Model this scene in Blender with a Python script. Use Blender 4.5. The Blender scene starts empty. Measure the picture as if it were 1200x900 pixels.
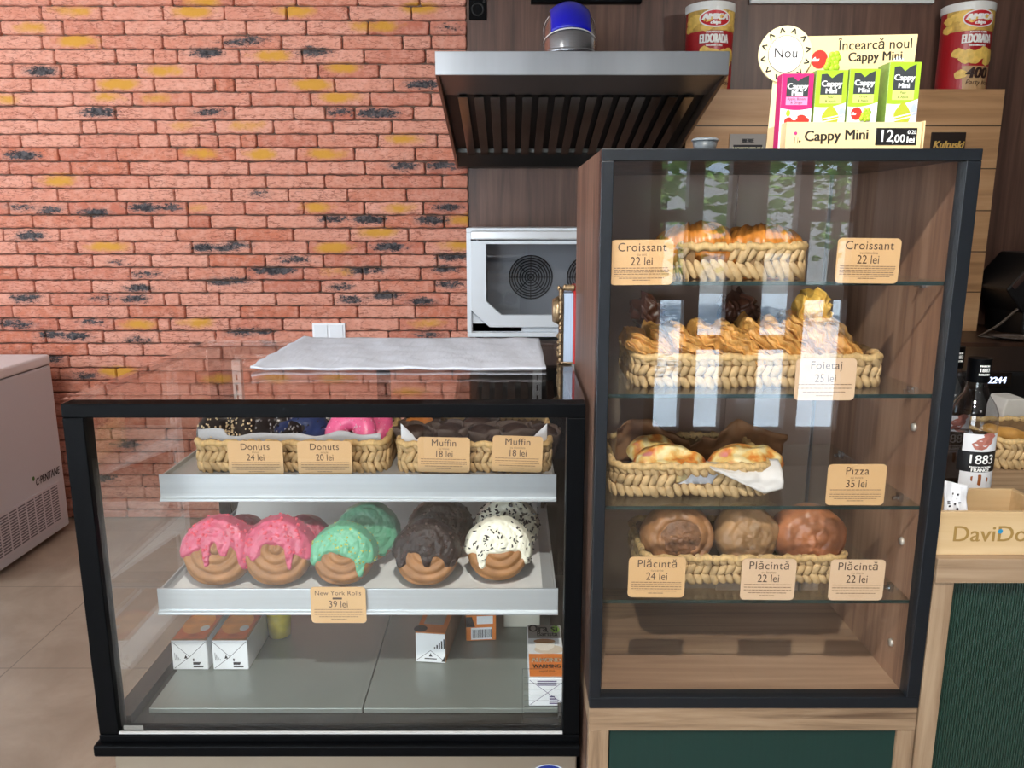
import bpy, bmesh, math, random
from mathutils import Vector, Matrix, noise
random.seed(7)
scene = bpy.context.scene
COL = scene.collection

# ------------------------------------------------------------------ camera, world, sun, exposure
F_PX, TILT, CAM_Z = 929.0, math.radians(11.73), 1.6
cam_data = bpy.data.cameras.new('camera')
cam_data.sensor_width = 36.0
cam_data.lens = F_PX / 1200.0 * 36.0
cam_data.clip_start = 0.02
cam = bpy.data.objects.new('camera', cam_data)
cam.location = (0, 0, CAM_Z)
cam.rotation_euler = (math.pi / 2 - TILT, 0, 0)
COL.objects.link(cam)
scene.camera = cam
scene.view_settings.view_transform = 'Standard'
scene.view_settings.look = 'None'
scene.view_settings.gamma = 1.0
scene.view_settings.exposure = 0.0
scene.view_settings.use_curve_mapping = False
scene.cycles.transparent_max_bounces = 32
scene.cycles.max_bounces = 10

world = bpy.data.worlds.new('world'); scene.world = world
world.use_nodes = True
bg = world.node_tree.nodes['Background']
bg.inputs[0].default_value = (0.60, 0.78, 1.0, 1)
bg.inputs[1].default_value = 4.0

def lamp(kind, name, loc, rot, energy, color=(1, 1, 1), **kw):
    d = bpy.data.lights.new(name, kind); d.energy = energy; d.color = color
    for k, v in kw.items(): setattr(d, k, v)
    o = bpy.data.objects.new(name, d); o.location = loc; o.rotation_euler = rot
    COL.objects.link(o); return o
def aim(loc, to):
    return (Vector(to) - Vector(loc)).to_track_quat('-Z', 'Y').to_euler()
# sun over the street behind the shop (it does not reach the counter)
lamp('SUN', 'street_sun', (0, -8, 10), aim((5, 1.2, 9), (0, 0, 0)), 26, (1, .95, .88), angle=0.01)
# area lamps added for daylight at an unseen shop window and side window
lamp('AREA', 'shop_window_fill', (-2.2, -2.86, 1.55), (math.pi / 2, 0, 0), 120, (.93, .97, 1.0), shape='RECTANGLE', size=3.2, size_y=2.1)
lamp('AREA', 'side_window_fill', (-4.08, 1.6, 1.75), aim((-4.08, 1.6, 1.75), (0, 1.6, 1.75)), 48, (.95, .98, 1.0), shape='RECTANGLE', size=2.6, size_y=1.5)

# ------------------------------------------------------------------ geometry helpers
def PY(u, v, Y):
    "photo pixel -> point on the vertical plane at distance Y"
    up = (450 - v) / F_PX
    d = Y / (math.cos(TILT) + up * math.sin(TILT))
    return Vector(((u - 600) / F_PX * d, Y, CAM_Z - d * (math.sin(TILT) - up * math.cos(TILT))))
def PX(u, v, Y): return PY(u, v, Y).x
def ZV(v, Y): return PY(600, v, Y).z
def YZ(v, z):
    "distance at which pixel row v meets the level z"
    a = TILT - math.atan((450 - v) / F_PX)
    return (CAM_Z - z) / math.tan(a)

def root(o):
    while o.parent is not None: o = o.parent
    return o

class MB:
    def __init__(s): s.bm = bmesh.new(); s.attr = None
    def v(s, p): return s.bm.verts.new(p)
    def face(s, vs):
        try: return s.bm.faces.new(vs)
        except ValueError: return None
    def box(s, x0, x1, y0, y1, z0, z1, M=None):
        P = [Vector((x, y, z)) for z in (z0, z1) for y in (y0, y1) for x in (x0, x1)]
        if M is not None: P = [M @ p for p in P]
        V = [s.v(p) for p in P]
        for f in ((0, 2, 3, 1), (4, 5, 7, 6), (0, 1, 5, 4), (2, 6, 7, 3), (0, 4, 6, 2), (1, 3, 7, 5)):
            s.face([V[i] for i in f])
        return s
    def grid(s, fn, nu, nv, wu=False, wv=False, mask=None):
        V = {}
        for i in range(nu if wu else nu + 1):
            for j in range(nv if wv else nv + 1):
                V[i, j] = s.v(fn(i / nu, j / nv))
        for i in range(nu):
            for j in range(nv):
                if mask and not mask((i + .5) / nu, (j + .5) / nv): continue
                a, b = (i + 1) % nu if wu else i + 1, (j + 1) % nv if wv else j + 1
                s.face([V[i, j], V[a, j], V[a, b], V[i, b]])
        return s
    def lathe(s, prof, c=(0, 0, 0), n=32, M=None, a0=0, a1=2 * math.pi):
        c = Vector(c); full = abs(a1 - a0 - 2 * math.pi) < 1e-6
        m = len(prof) - 1
        def fn(u, w):
            r, z = prof[round(w * m)]
            a = a0 + u * (a1 - a0)
            p = Vector((r * math.cos(a), r * math.sin(a), z))
            return c + (M @ p if M is not None else p)
        return s.grid(fn, n, m, wu=full)
    def cyl(s, p0, p1, r0, r1=None, n=20):
        p0, p1 = Vector(p0), Vector(p1); r1 = r0 if r1 is None else r1
        q = (p1 - p0).to_track_quat('Z', 'Y').to_matrix(); L = (p1 - p0).length
        return s.lathe([(0.0001, 0), (r0, 0), (r1, L), (0.0001, L)], p0, n, q)
    def ell(s, c, rad, M=None, nu=10, nv=6):
        c = Vector(c)
        def fn(u, w):
            a, b = u * 2 * math.pi, (w - .5) * math.pi * .998
            p = Vector((rad[0] * math.cos(b) * math.cos(a), rad[1] * math.cos(b) * math.sin(a), rad[2] * math.sin(b)))
            return c + (M @ p if M is not None else p)
        return s.grid(fn, nu, nv, wu=True)
    def tube(s, path, r, n=8, closed=False):
        path = [Vector(p) for p in path]; m = len(path)
        rr = r if callable(r) else (lambda t: r)
        def fr(i):
            a = path[(i - 1) % m] if closed or i > 0 else path[i]
            b = path[(i + 1) % m] if closed or i < m - 1 else path[i]
            return (b - a).to_track_quat('Z', 'Y').to_matrix()
        def fn(u, w):
            i = round(u * (m if closed else m - 1)) % m
            a = w * 2 * math.pi
            return path[i] + fr(i) @ Vector((math.cos(a), math.sin(a), 0)) * rr(i / m)
        s.grid(fn, m if closed else m - 1, n, wu=closed, wv=True)
        if not closed:
            for i in (0, m - 1):
                c = [s.v(fn(i / (m - 1), k / n)) for k in range(n)]
                s.face(c)
        return s
    def prism(s, pts, axis, a, b):
        "pts in the two other axes, extruded along axis from a to b"
        def mk(p, t):
            if axis == 'x': return (t, p[0], p[1])
            if axis == 'y': return (p[0], t, p[1])
            return (p[0], p[1], t)
        A = [s.v(mk(p, a)) for p in pts]; B = [s.v(mk(p, b)) for p in pts]
        s.face(A); s.face(B[::-1]); n = len(pts)
        for i in range(n): s.face([A[i], B[i], B[(i + 1) % n], A[(i + 1) % n]])
        return s
    def text(s, body, size, mp, bold=0.0, slant=0.0, sx=1.0, align='CENTER', spacing=1.0):
        c = bpy.data.curves.new('t', 'FONT'); c.body = body; c.size = size; c.align_x = align; c.align_y = 'CENTER'
        c.shear = slant; c.space_character = spacing; c.resolution_u = 3
        o = bpy.data.objects.new('t', c); me = o.to_mesh()
        for i_, dx in enumerate((-bold, 0, bold) if bold else (0,)):
            V = [s.v(Vector(mp(p.co.x * sx + dx, p.co.y)) + Vector((0, -.00007 * i_, 0))) for p in me.vertices]
            for f in me.polygons: s.face([V[i] for i in f.vertices])
        o.to_mesh_clear(); bpy.data.objects.remove(o); bpy.data.curves.remove(c)
        return s
    def shape(s, pts, mp):
        f = s.face([s.v(mp(*p)) for p in pts]); return s
    def disc(s, cx, cy, rx, ry, mp, n=20):
        return s.shape([(cx + rx * math.cos(2 * math.pi * i / n), cy + ry * math.sin(2 * math.pi * i / n)) for i in range(n)], mp)
    def build(s, name, mat, parent=None, smooth=False, bevel=0, weld=False, solid=0, kind=None, recalc=True, label=None, seg=2):
        if weld: bmesh.ops.remove_doubles(s.bm, verts=s.bm.verts, dist=1e-5)
        if recalc: bmesh.ops.recalc_face_normals(s.bm, faces=s.bm.faces)
        me = bpy.data.meshes.new(name)
        if parent is not None:
            off = root(parent).location
            if off.length > 0: bmesh.ops.translate(s.bm, vec=-off, verts=s.bm.verts)
        s.bm.to_mesh(me); s.bm.free()
        me.materials.append(mat)
        if smooth:
            for p in me.polygons: p.use_smooth = True
        o = bpy.data.objects.new(name, me); COL.objects.link(o)
        if parent is not None: o.parent = parent
        if bevel:
            m = o.modifiers.new('bevel', 'BEVEL'); m.width = bevel; m.segments = seg; m.limit_method = 'ANGLE'; m.angle_limit = .6
        if solid:
            m = o.modifiers.new('solid', 'SOLIDIFY'); m.thickness = solid; m.offset = 0
        if kind: o['kind'] = kind
        if label: o['label'] = label
        return o

def tag(o, label, cat, group=None, kind=None):
    o['label'] = label; o['category'] = cat
    if group: o['group'] = group
    if kind: o['kind'] = kind
    return o
def thing(name, label, cat, loc=(0, 0, 0), group=None):
    o = bpy.data.objects.new(name, None); o.location = loc; o.empty_display_size = .02; COL.objects.link(o)
    return tag(o, label, cat, group)
def struct(o):
    o['kind'] = 'structure'; return o
def copy_tree(o, parent=None):
    c = o.copy(); COL.objects.link(c)
    if parent is not None: c.parent = parent
    for ch in list(o.children): copy_tree(ch, c)
    return c
def flat(cx, y, cz, a=0.0):
    ca, sa = math.cos(a), math.sin(a)
    return lambda x, z: (cx + ca * x - sa * z, y, cz + sa * x + ca * z)
def rot(ax, deg): return Matrix.Rotation(math.radians(deg), 3, ax)

# ------------------------------------------------------------------ materials
def lin(c): return tuple(((x / 255 / 12.92) if x / 255 <= .04045 else ((x / 255 + .055) / 1.055) ** 2.4) for x in c)
def C(*c): return lin(c) + (1.0,)
_mats = {}
def pm(name, col, rough=.5, metal=0.0, var=0.0, scale=30.0, bump=0.0, bscale=None, spec=.5, stretch=(1, 1, 1), emit=0, coat=0.0, sheen=0.0):
    if name in _mats: return _mats[name]
    m = bpy.data.materials.new(name); m.use_nodes = True; nt = m.node_tree; N, L = nt.nodes, nt.links
    b = N['Principled BSDF']; col = C(*col)
    b.inputs['Base Color'].default_value = col; b.inputs['Roughness'].default_value = rough; b.inputs['Metallic'].default_value = metal
    b.inputs['Specular IOR Level'].default_value = spec; b.inputs['Coat Weight'].default_value = coat
    if emit: b.inputs['Emission Color'].default_value = col; b.inputs['Emission Strength'].default_value = emit
    if var or bump:
        tc = N.new('ShaderNodeTexCoord'); mp = N.new('ShaderNodeMapping'); mp.inputs['Scale'].default_value = stretch
        L.new(tc.outputs['Object'], mp.inputs['Vector'])
        nz = N.new('ShaderNodeTexNoise'); nz.inputs['Scale'].default_value = scale; nz.inputs['Detail'].default_value = 5
        L.new(mp.outputs[0], nz.inputs['Vector'])
        if var:
            r = N.new('ShaderNodeValToRGB'); e = r.color_ramp.elements
            e[0].position = .3; e[1].position = .7
            e[0].color = tuple(x * (1 - var) for x in col[:3]) + (1,); e[1].color = tuple(min(1, x * (1 + var)) for x in col[:3]) + (1,)
            L.new(nz.outputs[0], r.inputs[0]); L.new(r.outputs[0], b.inputs['Base Color'])
        if bump:
            n2 = nz
            if bscale:
                n2 = N.new('ShaderNodeTexNoise'); n2.inputs['Scale'].default_value = bscale; n2.inputs['Detail'].default_value = 4
                L.new(mp.outputs[0], n2.inputs['Vector'])
            bp = N.new('ShaderNodeBump'); bp.inputs['Strength'].default_value = bump; bp.inputs['Distance'].default_value = .004
            L.new(n2.outputs[0], bp.inputs['Height']); L.new(bp.outputs[0], b.inputs['Normal'])
    _mats[name] = m; return m

def wood(name, dark, mid, light, axis='z', size=1.0, rough=.45, planks=0.0):
    m = bpy.data.materials.new(name); m.use_nodes = True; nt = m.node_tree; N, L = nt.nodes, nt.links
    b = N['Principled BSDF']; b.inputs['Roughness'].default_value = rough
    tc = N.new('ShaderNodeTexCoord'); mp = N.new('ShaderNodeMapping')
    k = 26 / size; sc = {'x': (1.3 / size, k, k), 'y': (k, 1.3 / size, k), 'z': (k, k, 1.3 / size)}[axis]
    mp.inputs['Scale'].default_value = sc; L.new(tc.outputs['Object'], mp.inputs['Vector'])
    nz = N.new('ShaderNodeTexNoise'); nz.inputs['Scale'].default_value = 1.0; nz.inputs['Detail'].default_value = 7; nz.inputs['Roughness'].default_value = .62; nz.inputs['Distortion'].default_value = .5
    L.new(mp.outputs[0], nz.inputs['Vector'])
    mp2 = N.new('ShaderNodeMapping'); mp2.inputs['Scale'].default_value = tuple(x * .22 if x > 5 else x * .8 for x in sc); L.new(tc.outputs['Object'], mp2.inputs['Vector'])
    n2 = N.new('ShaderNodeTexNoise'); n2.inputs['Scale'].default_value = 1.0; n2.inputs['Detail'].default_value = 3; L.new(mp2.outputs[0], n2.inputs['Vector'])
    ad = N.new('ShaderNodeMix'); ad.data_type = 'FLOAT'; ad.inputs[0].default_value = .38
    L.new(nz.outputs[0], ad.inputs[2]); L.new(n2.outputs[0], ad.inputs[3])
    r = N.new('ShaderNodeValToRGB'); e = r.color_ramp.elements
    e[0].position = .36; e[0].color = C(*dark); e[1].position = .64; e[1].color = C(*light); x = e.new(.5); x.color = C(*mid)
    L.new(ad.outputs[0], r.inputs[0])
    out = r.outputs[0]
    if planks:
        sp = N.new('ShaderNodeSeparateXYZ'); L.new(tc.outputs['Object'], sp.inputs[0])
        md = N.new('ShaderNodeMath'); md.operation = 'PINGPONG'; md.inputs[1].default_value = planks / 2
        L.new(sp.outputs['Z' if axis == 'x' else 'X'], md.inputs[0])
        lt = N.new('ShaderNodeMath'); lt.operation = 'LESS_THAN'; lt.inputs[1].default_value = .0025; L.new(md.outputs[0], lt.inputs[0])
        mx = N.new('ShaderNodeMix'); mx.data_type = 'RGBA'; L.new(lt.outputs[0], mx.inputs[0]); L.new(out, mx.inputs[6]); mx.inputs[7].default_value = C(*[v * .45 for v in dark])
        out = mx.outputs[2]
    L.new(out, b.inputs['Base Color'])
    bp = N.new('ShaderNodeBump'); bp.inputs['Strength'].default_value = .12; bp.inputs['Distance'].default_value = .002
    L.new(nz.outputs[0], bp.inputs['Height']); L.new(bp.outputs[0], b.inputs['Normal'])
    return m

def glass(name, tint=(1, 1, 1), r0=.045, rough=0.0, maxr=.9):
    "clear sheet: lets light straight through, mirrors more at grazing angles"
    m = bpy.data.materials.new(name); m.use_nodes = True; nt = m.node_tree; N, L = nt.nodes, nt.links
    N.remove(N['Principled BSDF']); out = N['Material Output']
    tr = N.new('ShaderNodeBsdfTransparent'); tr.inputs[0].default_value = tuple(tint) + (1,)
    gl = N.new('ShaderNodeBsdfGlossy'); gl.inputs['Roughness'].default_value = rough; gl.inputs[0].default_value = (1, 1, 1, 1)
    lw = N.new('ShaderNodeLayerWeight'); lw.inputs[0].default_value = .5
    pw = N.new('ShaderNodeMath'); pw.operation = 'POWER'; pw.inputs[1].default_value = 5; L.new(lw.outputs['Facing'], pw.inputs[0])
    ma = N.new('ShaderNodeMath'); ma.operation = 'MULTIPLY_ADD'; ma.inputs[1].default_value = maxr - r0; ma.inputs[2].default_value = r0; L.new(pw.outputs[0], ma.inputs[0])
    mx = N.new('ShaderNodeMixShader'); L.new(ma.outputs[0], mx.inputs[0]); L.new(tr.outputs[0], mx.inputs[1]); L.new(gl.outputs[0], mx.inputs[2])
    L.new(mx.outputs[0], out.inputs[0]); return m

WALNUT = wood('walnut', (64, 44, 36), (92, 64, 52), (112, 82, 66), 'z')
WALNUT_DARK = wood('dark_walnut', (40, 25, 17), (58, 36, 24), (72, 46, 31), 'z')
CASEWOOD = wood('case_oak_brown', (116, 84, 64), (150, 114, 90), (174, 138, 112), 'z', .6)
CASEFLOOR = wood('case_floor_oak', (104, 78, 60), (152, 120, 95), (180, 148, 120), 'x', .9, planks=.0)
CASESIDE = wood('case_side_walnut', (56, 38, 30), (92, 66, 52), (124, 94, 76), 'z', .28)
OAK = wood('oak', (92, 70, 52), (146, 120, 94), (168, 143, 116), 'x', .42)
OAKV = wood('oak_upright', (92, 70, 52), (146, 120, 94), (168, 143, 116), 'z', .42)
OAKPANEL = wood('oak_panel', (140, 103, 68), (176, 133, 92), (196, 154, 112), 'x', 1.6, planks=.19)
TIMBER = wood('door_timber', (84, 62, 52), (104, 80, 68), (120, 94, 82), 'z')
PINE = wood('box_pine', (178, 146, 102), (196, 165, 122), (208, 180, 138), 'x', 1.2)
BLACK = pm('black_frame', (6, 7, 9), .45, spec=.07)
CASEFRAME = pm('anthracite_frame', (20, 23, 28), .38, spec=.4)
RUBBER = pm('black_rubber', (14, 14, 15), .6)
STEEL = pm('stainless_steel', (176, 178, 182), .24, 1.0, var=.06, scale=8, bump=.03, bscale=60, stretch=(1, 30, 30))
DARKSTEEL = pm('hood_inner_steel', (128, 126, 122), .22, 1.0, var=.2, scale=6)
ALU = pm('shelf_aluminium', (196, 202, 206), .36, .55, var=.04, scale=10, stretch=(.3, 20, 20), bump=.02)
SHELFMETAL = pm('shelf_metal', (178, 180, 180), .4, .3)
BASESTEEL = pm('base_steel', (178, 166, 148), .35, .6, var=.05, scale=4)
GREY_PLATE = pm('case_floor_plate', (132, 138, 132), .3, .25, var=.05, scale=6)
WHITE_PAINT = pm('white_enamel', (224, 222, 224), .35)
OVEN_WHITE = pm('oven_silver', (214, 220, 226), .4, .1)
PLASTER = pm('plaster', (176, 172, 176), .8, var=.04, scale=3)
CEIL = pm('ceiling_paint', (214, 212, 208), .9)
GLASS = glass('clear_glass', (.985, .99, .985), .045)
GLASS_RC = glass('case_front_glass', (.985, .985, .985), .06)
GLASS_TOP = glass('tinted_top_glass', (.87, .84, .82), .05)
GLASS_SHELF = glass('green_shelf_glass', (.93, .96, .945), .05)
GLASS_EDGE = pm('glass_edge', (34, 52, 50), .15)
GLASS_OVEN = glass('oven_glass', (.92, .93, .94), .05)
PLASTIC_CLEAR = glass('clear_plastic', (.97, .97, .97), .05, .08)

# ------------------------------------------------------------------ room
WY = 4.1
struct(MB().box(-4.3, 3.3, -3.0, 4.2, -.1, 0).build('floor', None or pm('tmp', (1, 1, 1))))
def floor_material():
    m = bpy.data.materials.new('floor_tiles'); m.use_nodes = True; nt = m.node_tree; N, L = nt.nodes, nt.links
    b = N['Principled BSDF']; b.inputs['Roughness'].default_value = .42
    tc = N.new('ShaderNodeTexCoord'); mp = N.new('ShaderNodeMapping'); mp.inputs['Location'].default_value = (1.828, -2.616, 0)
    L.new(tc.outputs['Object'], mp.inputs[0])
    br = N.new('ShaderNodeTexBrick'); br.offset = 0; br.squash = 1
    br.inputs['Scale'].default_value = 1; br.inputs['Brick Width'].default_value = .655; br.inputs['Row Height'].default_value = .655
    br.inputs['Mortar Size'].default_value = .0028; br.inputs['Mortar Smooth'].default_value = .1
    L.new(mp.outputs[0], br.inputs['Vector'])
    n = N.new('ShaderNodeTexNoise'); n.inputs['Scale'].default_value = 2.6; n.inputs['Detail'].default_value = 7; n.inputs['Roughness'].default_value = .62; n.inputs['Distortion'].default_value = .6
    L.new(mp.outputs[0], n.inputs['Vector'])
    r = N.new('ShaderNodeValToRGB'); e = r.color_ramp.elements
    e[0].position = .3; e[0].color = C(138, 119, 101); e[1].position = .72; e[1].color = C(174, 155, 135)
    L.new(n.outputs[0], r.inputs[0])
    L.new(r.outputs[0], br.inputs['Color1']); L.new(r.outputs[0], br.inputs['Color2']); br.inputs['Mortar'].default_value = C(122, 106, 92)
    L.new(br.outputs['Color'], b.inputs['Base Color'])
    return m
bpy.data.objects['floor'].data.materials[0] = floor_material()
struct(MB().box(-4.3, 3.3, -3.0, 4.2, 3.0, 3.1).build('ceiling', CEIL))

# left wall, with an unseen window added for daylight
lw = MB(); X0, X1 = -4.3, -4.2
lw.box(X0, X1, -3, .3, 0, 3).box(X0, X1, 2.9, 4.2, 0, 3).box(X0, X1, .3, 2.9, 0, 1.0).box(X0, X1, .3, 2.9, 2.5, 3)
struct(lw.build('wall_left', PLASTER))
wn = MB().box(-4.28, -4.22, .3, .36, 1, 2.5).box(-4.28, -4.22, 2.84, 2.9, 1, 2.5).box(-4.28, -4.22, .36, 2.84, 1, 1.06).box(-4.28, -4.22, .36, 2.84, 2.44, 2.5).box(-4.28, -4.22, 1.57, 1.63, 1.06, 2.44)
w2 = struct(wn.build('window_added_2', WHITE_PAINT)); MB().box(-4.255, -4.249, .36, 2.84, 1.06, 2.44).build('pane', GLASS, w2)
struct(MB().box(3.2, 3.3, -3, 4.2, 0, 3).build('wall_right', WALNUT_DARK))
# back wall: brick on the left, walnut panelling on the right
struct(MB().box(-4.3, -.215, WY + .012, 4.2, 0, 3).build('wall_back', pm('mortar', (104, 82, 70), .9, var=.25, scale=40, bump=.4, bscale=120)))
struct(MB().box(-.215, 3.3, WY - .02, 4.2, 0, 3).build('wall_back_panelling', WALNUT))

# --- bricks (one structure: the facing of the back wall)
J1 = {0: [255, 570, 870, 1175], 1: [212, 515, 820, 1130], 2: [8, 320, 625, 930], 3: [215, 512, 820, 1122], 4: [278, 585, 775, 895], 5: [68, 310, 385, 688, 990],
      6: [160, 475, 778, 1080, 1180], 7: [75, 370, 668, 965], 8: [290, 583, 880], 9: [193, 415, 487, 785, 1082], 10: [107, 400, 700, 852, 1003, 1098], 11: [298, 590, 895],
      12: [52, 360, 652, 950], 13: [165, 455, 752, 1052], 14: [295, 590, 880], 15: [50, 350, 640, 945], 16: [170, 465, 768, 950, 1058], 17: [22, 305, 595, 890],
      18: [92, 388, 678, 968], 19: [182, 470, 762, 1050], 20: [92, 375, 660, 945], 21: [178, 465, 755, 1040], 22: [258, 548, 830, 905, 1105], 23: [68, 362, 650, 935],
      24: [15, 300, 577, 795, 857], 25: [235, 522, 805, 1085], 26: [165, 445, 722, 1010]}
J2 = {0: [330, 640, 950], 1: [285, 595, 910], 2: [82, 382, 692, 1000], 3: [258, 562, 865, 1010, 1165], 4: [48, 365, 675, 980], 5: [140, 443, 748, 1050], 6: [230, 525, 820, 1120],
      7: [105, 405, 705, 1008], 8: [20, 320, 478, 625, 920], 9: [218, 515, 812, 1110], 10: [55, 135, 440, 742, 1040], 11: [28, 335, 625, 930], 12: [95, 388, 678, 978],
      13: [182, 475, 765, 1065], 14: [8, 295, 590, 885, 1175], 15: [75, 370, 675, 970], 16: [185, 480, 775, 1075], 17: [25, 318, 603, 895], 18: [105, 392, 685, 975],
      19: [178, 470, 757, 1040], 20: [80, 368, 665, 955], 21: [165, 455, 748, 1028], 22: [232, 520, 818, 1100], 23: [55, 347, 640, 930], 24: [0, 265, 552, 848, 1140],
      25: [218, 505, 795, 1105], 26: [105, 390, 680, 970]}
BURN = [(243, 62, 1), (51, 84, 1), (117, 132, 1), (245, 132, .75), (28, 182, 1), (278, 50, .7), (293, 48, .8), (368, 61, .9), (494, 99, 1), (400, 131, .7), (450, 133, 1), (436, 133, .9),
        (475, 195, .8), (517, 194, .9), (527, 33, .55), (60, 246, .8), (26, 243, .7), (112, 249, .9), (170, 243, .9), (200, 243, .7), (37, 276, 1), (240, 290, .8), (262, 291, .8), (140, 308, .45), (172, 321, .7),
        (163, 338, .9), (160, 350, .8), (30, 349, .9), (261, 330, .8), (26, 380, .8), (14, 378, .8), (110, 377, .65), (89, 394, .9), (62, 392, .8), (159, 398, .7), (122, 350, .6), (303, 227, .6), (433, 257, 1),
        (506, 258, 1), (391, 256, .8), (524, 243, .8), (457, 289, 1), (347, 304, .8), (325, 317, 1), (310, 316, .8), (422, 317, .8), (437, 316, .7), (529, 301, .9), (520, 315, .8), (401, 336, .7), (527, 333, .8),
        (413, 351, .8), (452, 346, .9), (494, 353, .8), (284, 389, .8), (310, 388, .6), (503, 392, .7), (283, 329, .7), (278, 287, .8), (100, 440, .7), (240, 405, .7), (60, 420, .7), (150, 520, .8), (330, 540, .8), (120, 560, .8)]
OCHRE = [(91, 48, 1), (226, 14, 1), (142, 99, 1), (89, 13, .7), (37, 33, .7), (194, 83, .8), (126, 114, .7), (184, 115, .6), (238, 180, .8), (217, 147, .5), (70, 207, .6), (347, 13, .9), (492, 10, .9), (427, 31, .7),
         (448, 31, .8), (319, 66, .9), (403, 80, .8), (366, 99, 1), (398, 114, .9), (473, 163, .8), (307, 181, .9), (384, 181, .9), (291, 147, .7), (72, 212, .8), (128, 289, .9), (163, 380, .8), (233, 378, .8),
         (235, 244, .5), (373, 243, .8), (468, 244, .7), (443, 272, .9), (389, 290, .9), (536, 287, .8), (543, 257, .8), (396, 318, .6), (499, 378, .7), (140, 435, 1), (2, 116, .7), (238, 2, .8)]
burn_w = [(PY(u, v, WY), a) for u, v, a in BURN]; ochre_w = [(PY(u, v, WY), a) for u, v, a in OCHRE]
def bricks():
    rnd = random.Random(3)
    bm = bmesh.new(); la = bm.verts.layers.float.new('burn'); lo = bm.verts.layers.float.new('ochre'); lt = bm.verts.layers.float.new('tone')
    P = .0655; zref = ZV(205, WY)              # the joint between row 12 and row 13
    for k in range(-18, 28):                   # k rows below row 13
        row = k + 13
        zt, zb = zref - k * P, zref - (k + 1) * P
        if zb > 3.0 or zt < 0: continue
        zt, zb = min(zt, 2.998), max(zb, .002)
        vm = 450 - F_PX * math.tan(math.atan(((zt + zb) / 2 - CAM_Z) / WY) + TILT)
        js = []
        if row in J1: js = [PX(x * .23333, vm, WY) for x in J1[row]] + [PX(270 + x * .23333, vm, WY) for x in J2[row]]
        else:
            x = -2.9 + rnd.random() * .3
            while x < -.3: js.append(x); x += .297 + rnd.uniform(-.01, .01)
        js = sorted(js); keep = []
        for j in js:
            if not keep or j - keep[-1] > .06: keep.append(j)
        js = [j for j in keep if j < -.26]
        while js[0] > -4.2 + .08: js.insert(0, js[0] - .297)
        js.append(-.217)
        for a, b in zip(js, js[1:]):
            a = max(a, -4.2)
            if b - a < .03: continue
            g = .0026; xa, xb, za, zc = a + g, b - g, zb + g, zt - g
            nu, nv = max(8, int((b - a) / .014)), 8; LX_, LZ_ = xb - xa, zc - za
            gu = [0, .0022 / LX_, .006 / LX_] + [(.012 + (LX_ - .024) * q / (nu - 6)) / LX_ for q in range(nu - 5)] + [1 - .006 / LX_, 1 - .0022 / LX_, 1]; nu = len(gu) - 1
            gw = [0, .002 / LZ_, .0055 / LZ_, .3, .5, .7, 1 - .0055 / LZ_, 1 - .002 / LZ_, 1]
            tone = rnd.random(); sd = rnd.random() * 50; hgt = rnd.uniform(-.002, .003)
            V = {}
            for i in range(nu + 1):
                for j in range(nv + 1):
                    u, w = gu[i], gw[j]
                    uu = u; x = xa + (xb - xa) * uu; z = za + (zc - za) * w
                    ed = min(u * (xb - xa), (1 - u) * (xb - xa), w * (zc - za), (1 - w) * (zc - za))
                    x += .003 * noise.noise((x * 30, z * 30, sd)) if 2 < i < nu - 2 else .005 * noise.noise((sd + (i > 4) * 7, z * 45, 1))
                    z += .0042 * noise.noise((x * 16, sd, w * 2)) + .0022 * noise.noise((x * 55, sd, w * 2))
                    # rounded corners
                    cu, cw = min(u, 1 - u) * (xb - xa), min(w, 1 - w) * (zc - za)
                    if cu < .004 and cw < .004:
                        x += (.003 if u < .5 else -.003); z += (.003 if w < .5 else -.003)
                    crease = abs(noise.noise((x * 9 + z * 14 + sd, z * 26 - x * 6, 3.3)))
                    y = WY - .006 - hgt - .004 * min(1, ed / .006) - .0035 * noise.noise((x * 18, z * 40, sd)) + .004 * max(0, .16 - crease) / .16 * min(1, ed / .012)
                    if ed < 1e-6: y = WY + .012
                    q = bm.verts.new((x, y, z)); V[i, j] = q
                    q[lt] = tone
                    q[la] = max([0] + [s * math.exp(-((x - p.x) / .098) ** 2 - ((z - p.z) / .026) ** 2) for p, s in burn_w])
                    q[lo] = max([0] + [s * math.exp(-((x - p.x) / .105) ** 2 - ((z - p.z) / .030) ** 2) for p, s in ochre_w])
            for i in range(nu):
                for j in range(nv):
                    bm.faces.new([V[i, j], V[i + 1, j], V[i + 1, j + 1], V[i, j + 1]])
    me = bpy.data.meshes.new('bricks'); bm.to_mesh(me); bm.free()
    for p in me.polygons: p.use_smooth = True
    m = bpy.data.materials.new('brick_facing'); m.use_nodes = True; nt = m.node_tree; N, L = nt.nodes, nt.links
    b = N['Principled BSDF']; b.inputs['Roughness'].default_value = .85
    tc = N.new('ShaderNodeTexCoord')
    def nz(scale, det=5, stretch=(1, 1, 1), rough=.6):
        mp = N.new('ShaderNodeMapping'); mp.inputs['Scale'].default_value = stretch; L.new(tc.outputs['Object'], mp.inputs[0])
        n = N.new('ShaderNodeTexNoise'); n.inputs['Scale'].default_value = scale; n.inputs['Detail'].default_value = det; n.inputs['Roughness'].default_value = rough; L.new(mp.outputs[0], n.inputs['Vector']); return n.outputs[0]
    def at(n):
        a = N.new('ShaderNodeAttribute'); a.attribute_name = n; return a.outputs['Fac']
    def math_(op, x, y):
        k = N.new('ShaderNodeMath'); k.operation = op
        for i, q in enumerate((x, y)):
            if isinstance(q, (int, float)): k.inputs[i].default_value = q
            else: L.new(q, k.inputs[i])
        return k.outputs[0]
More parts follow.
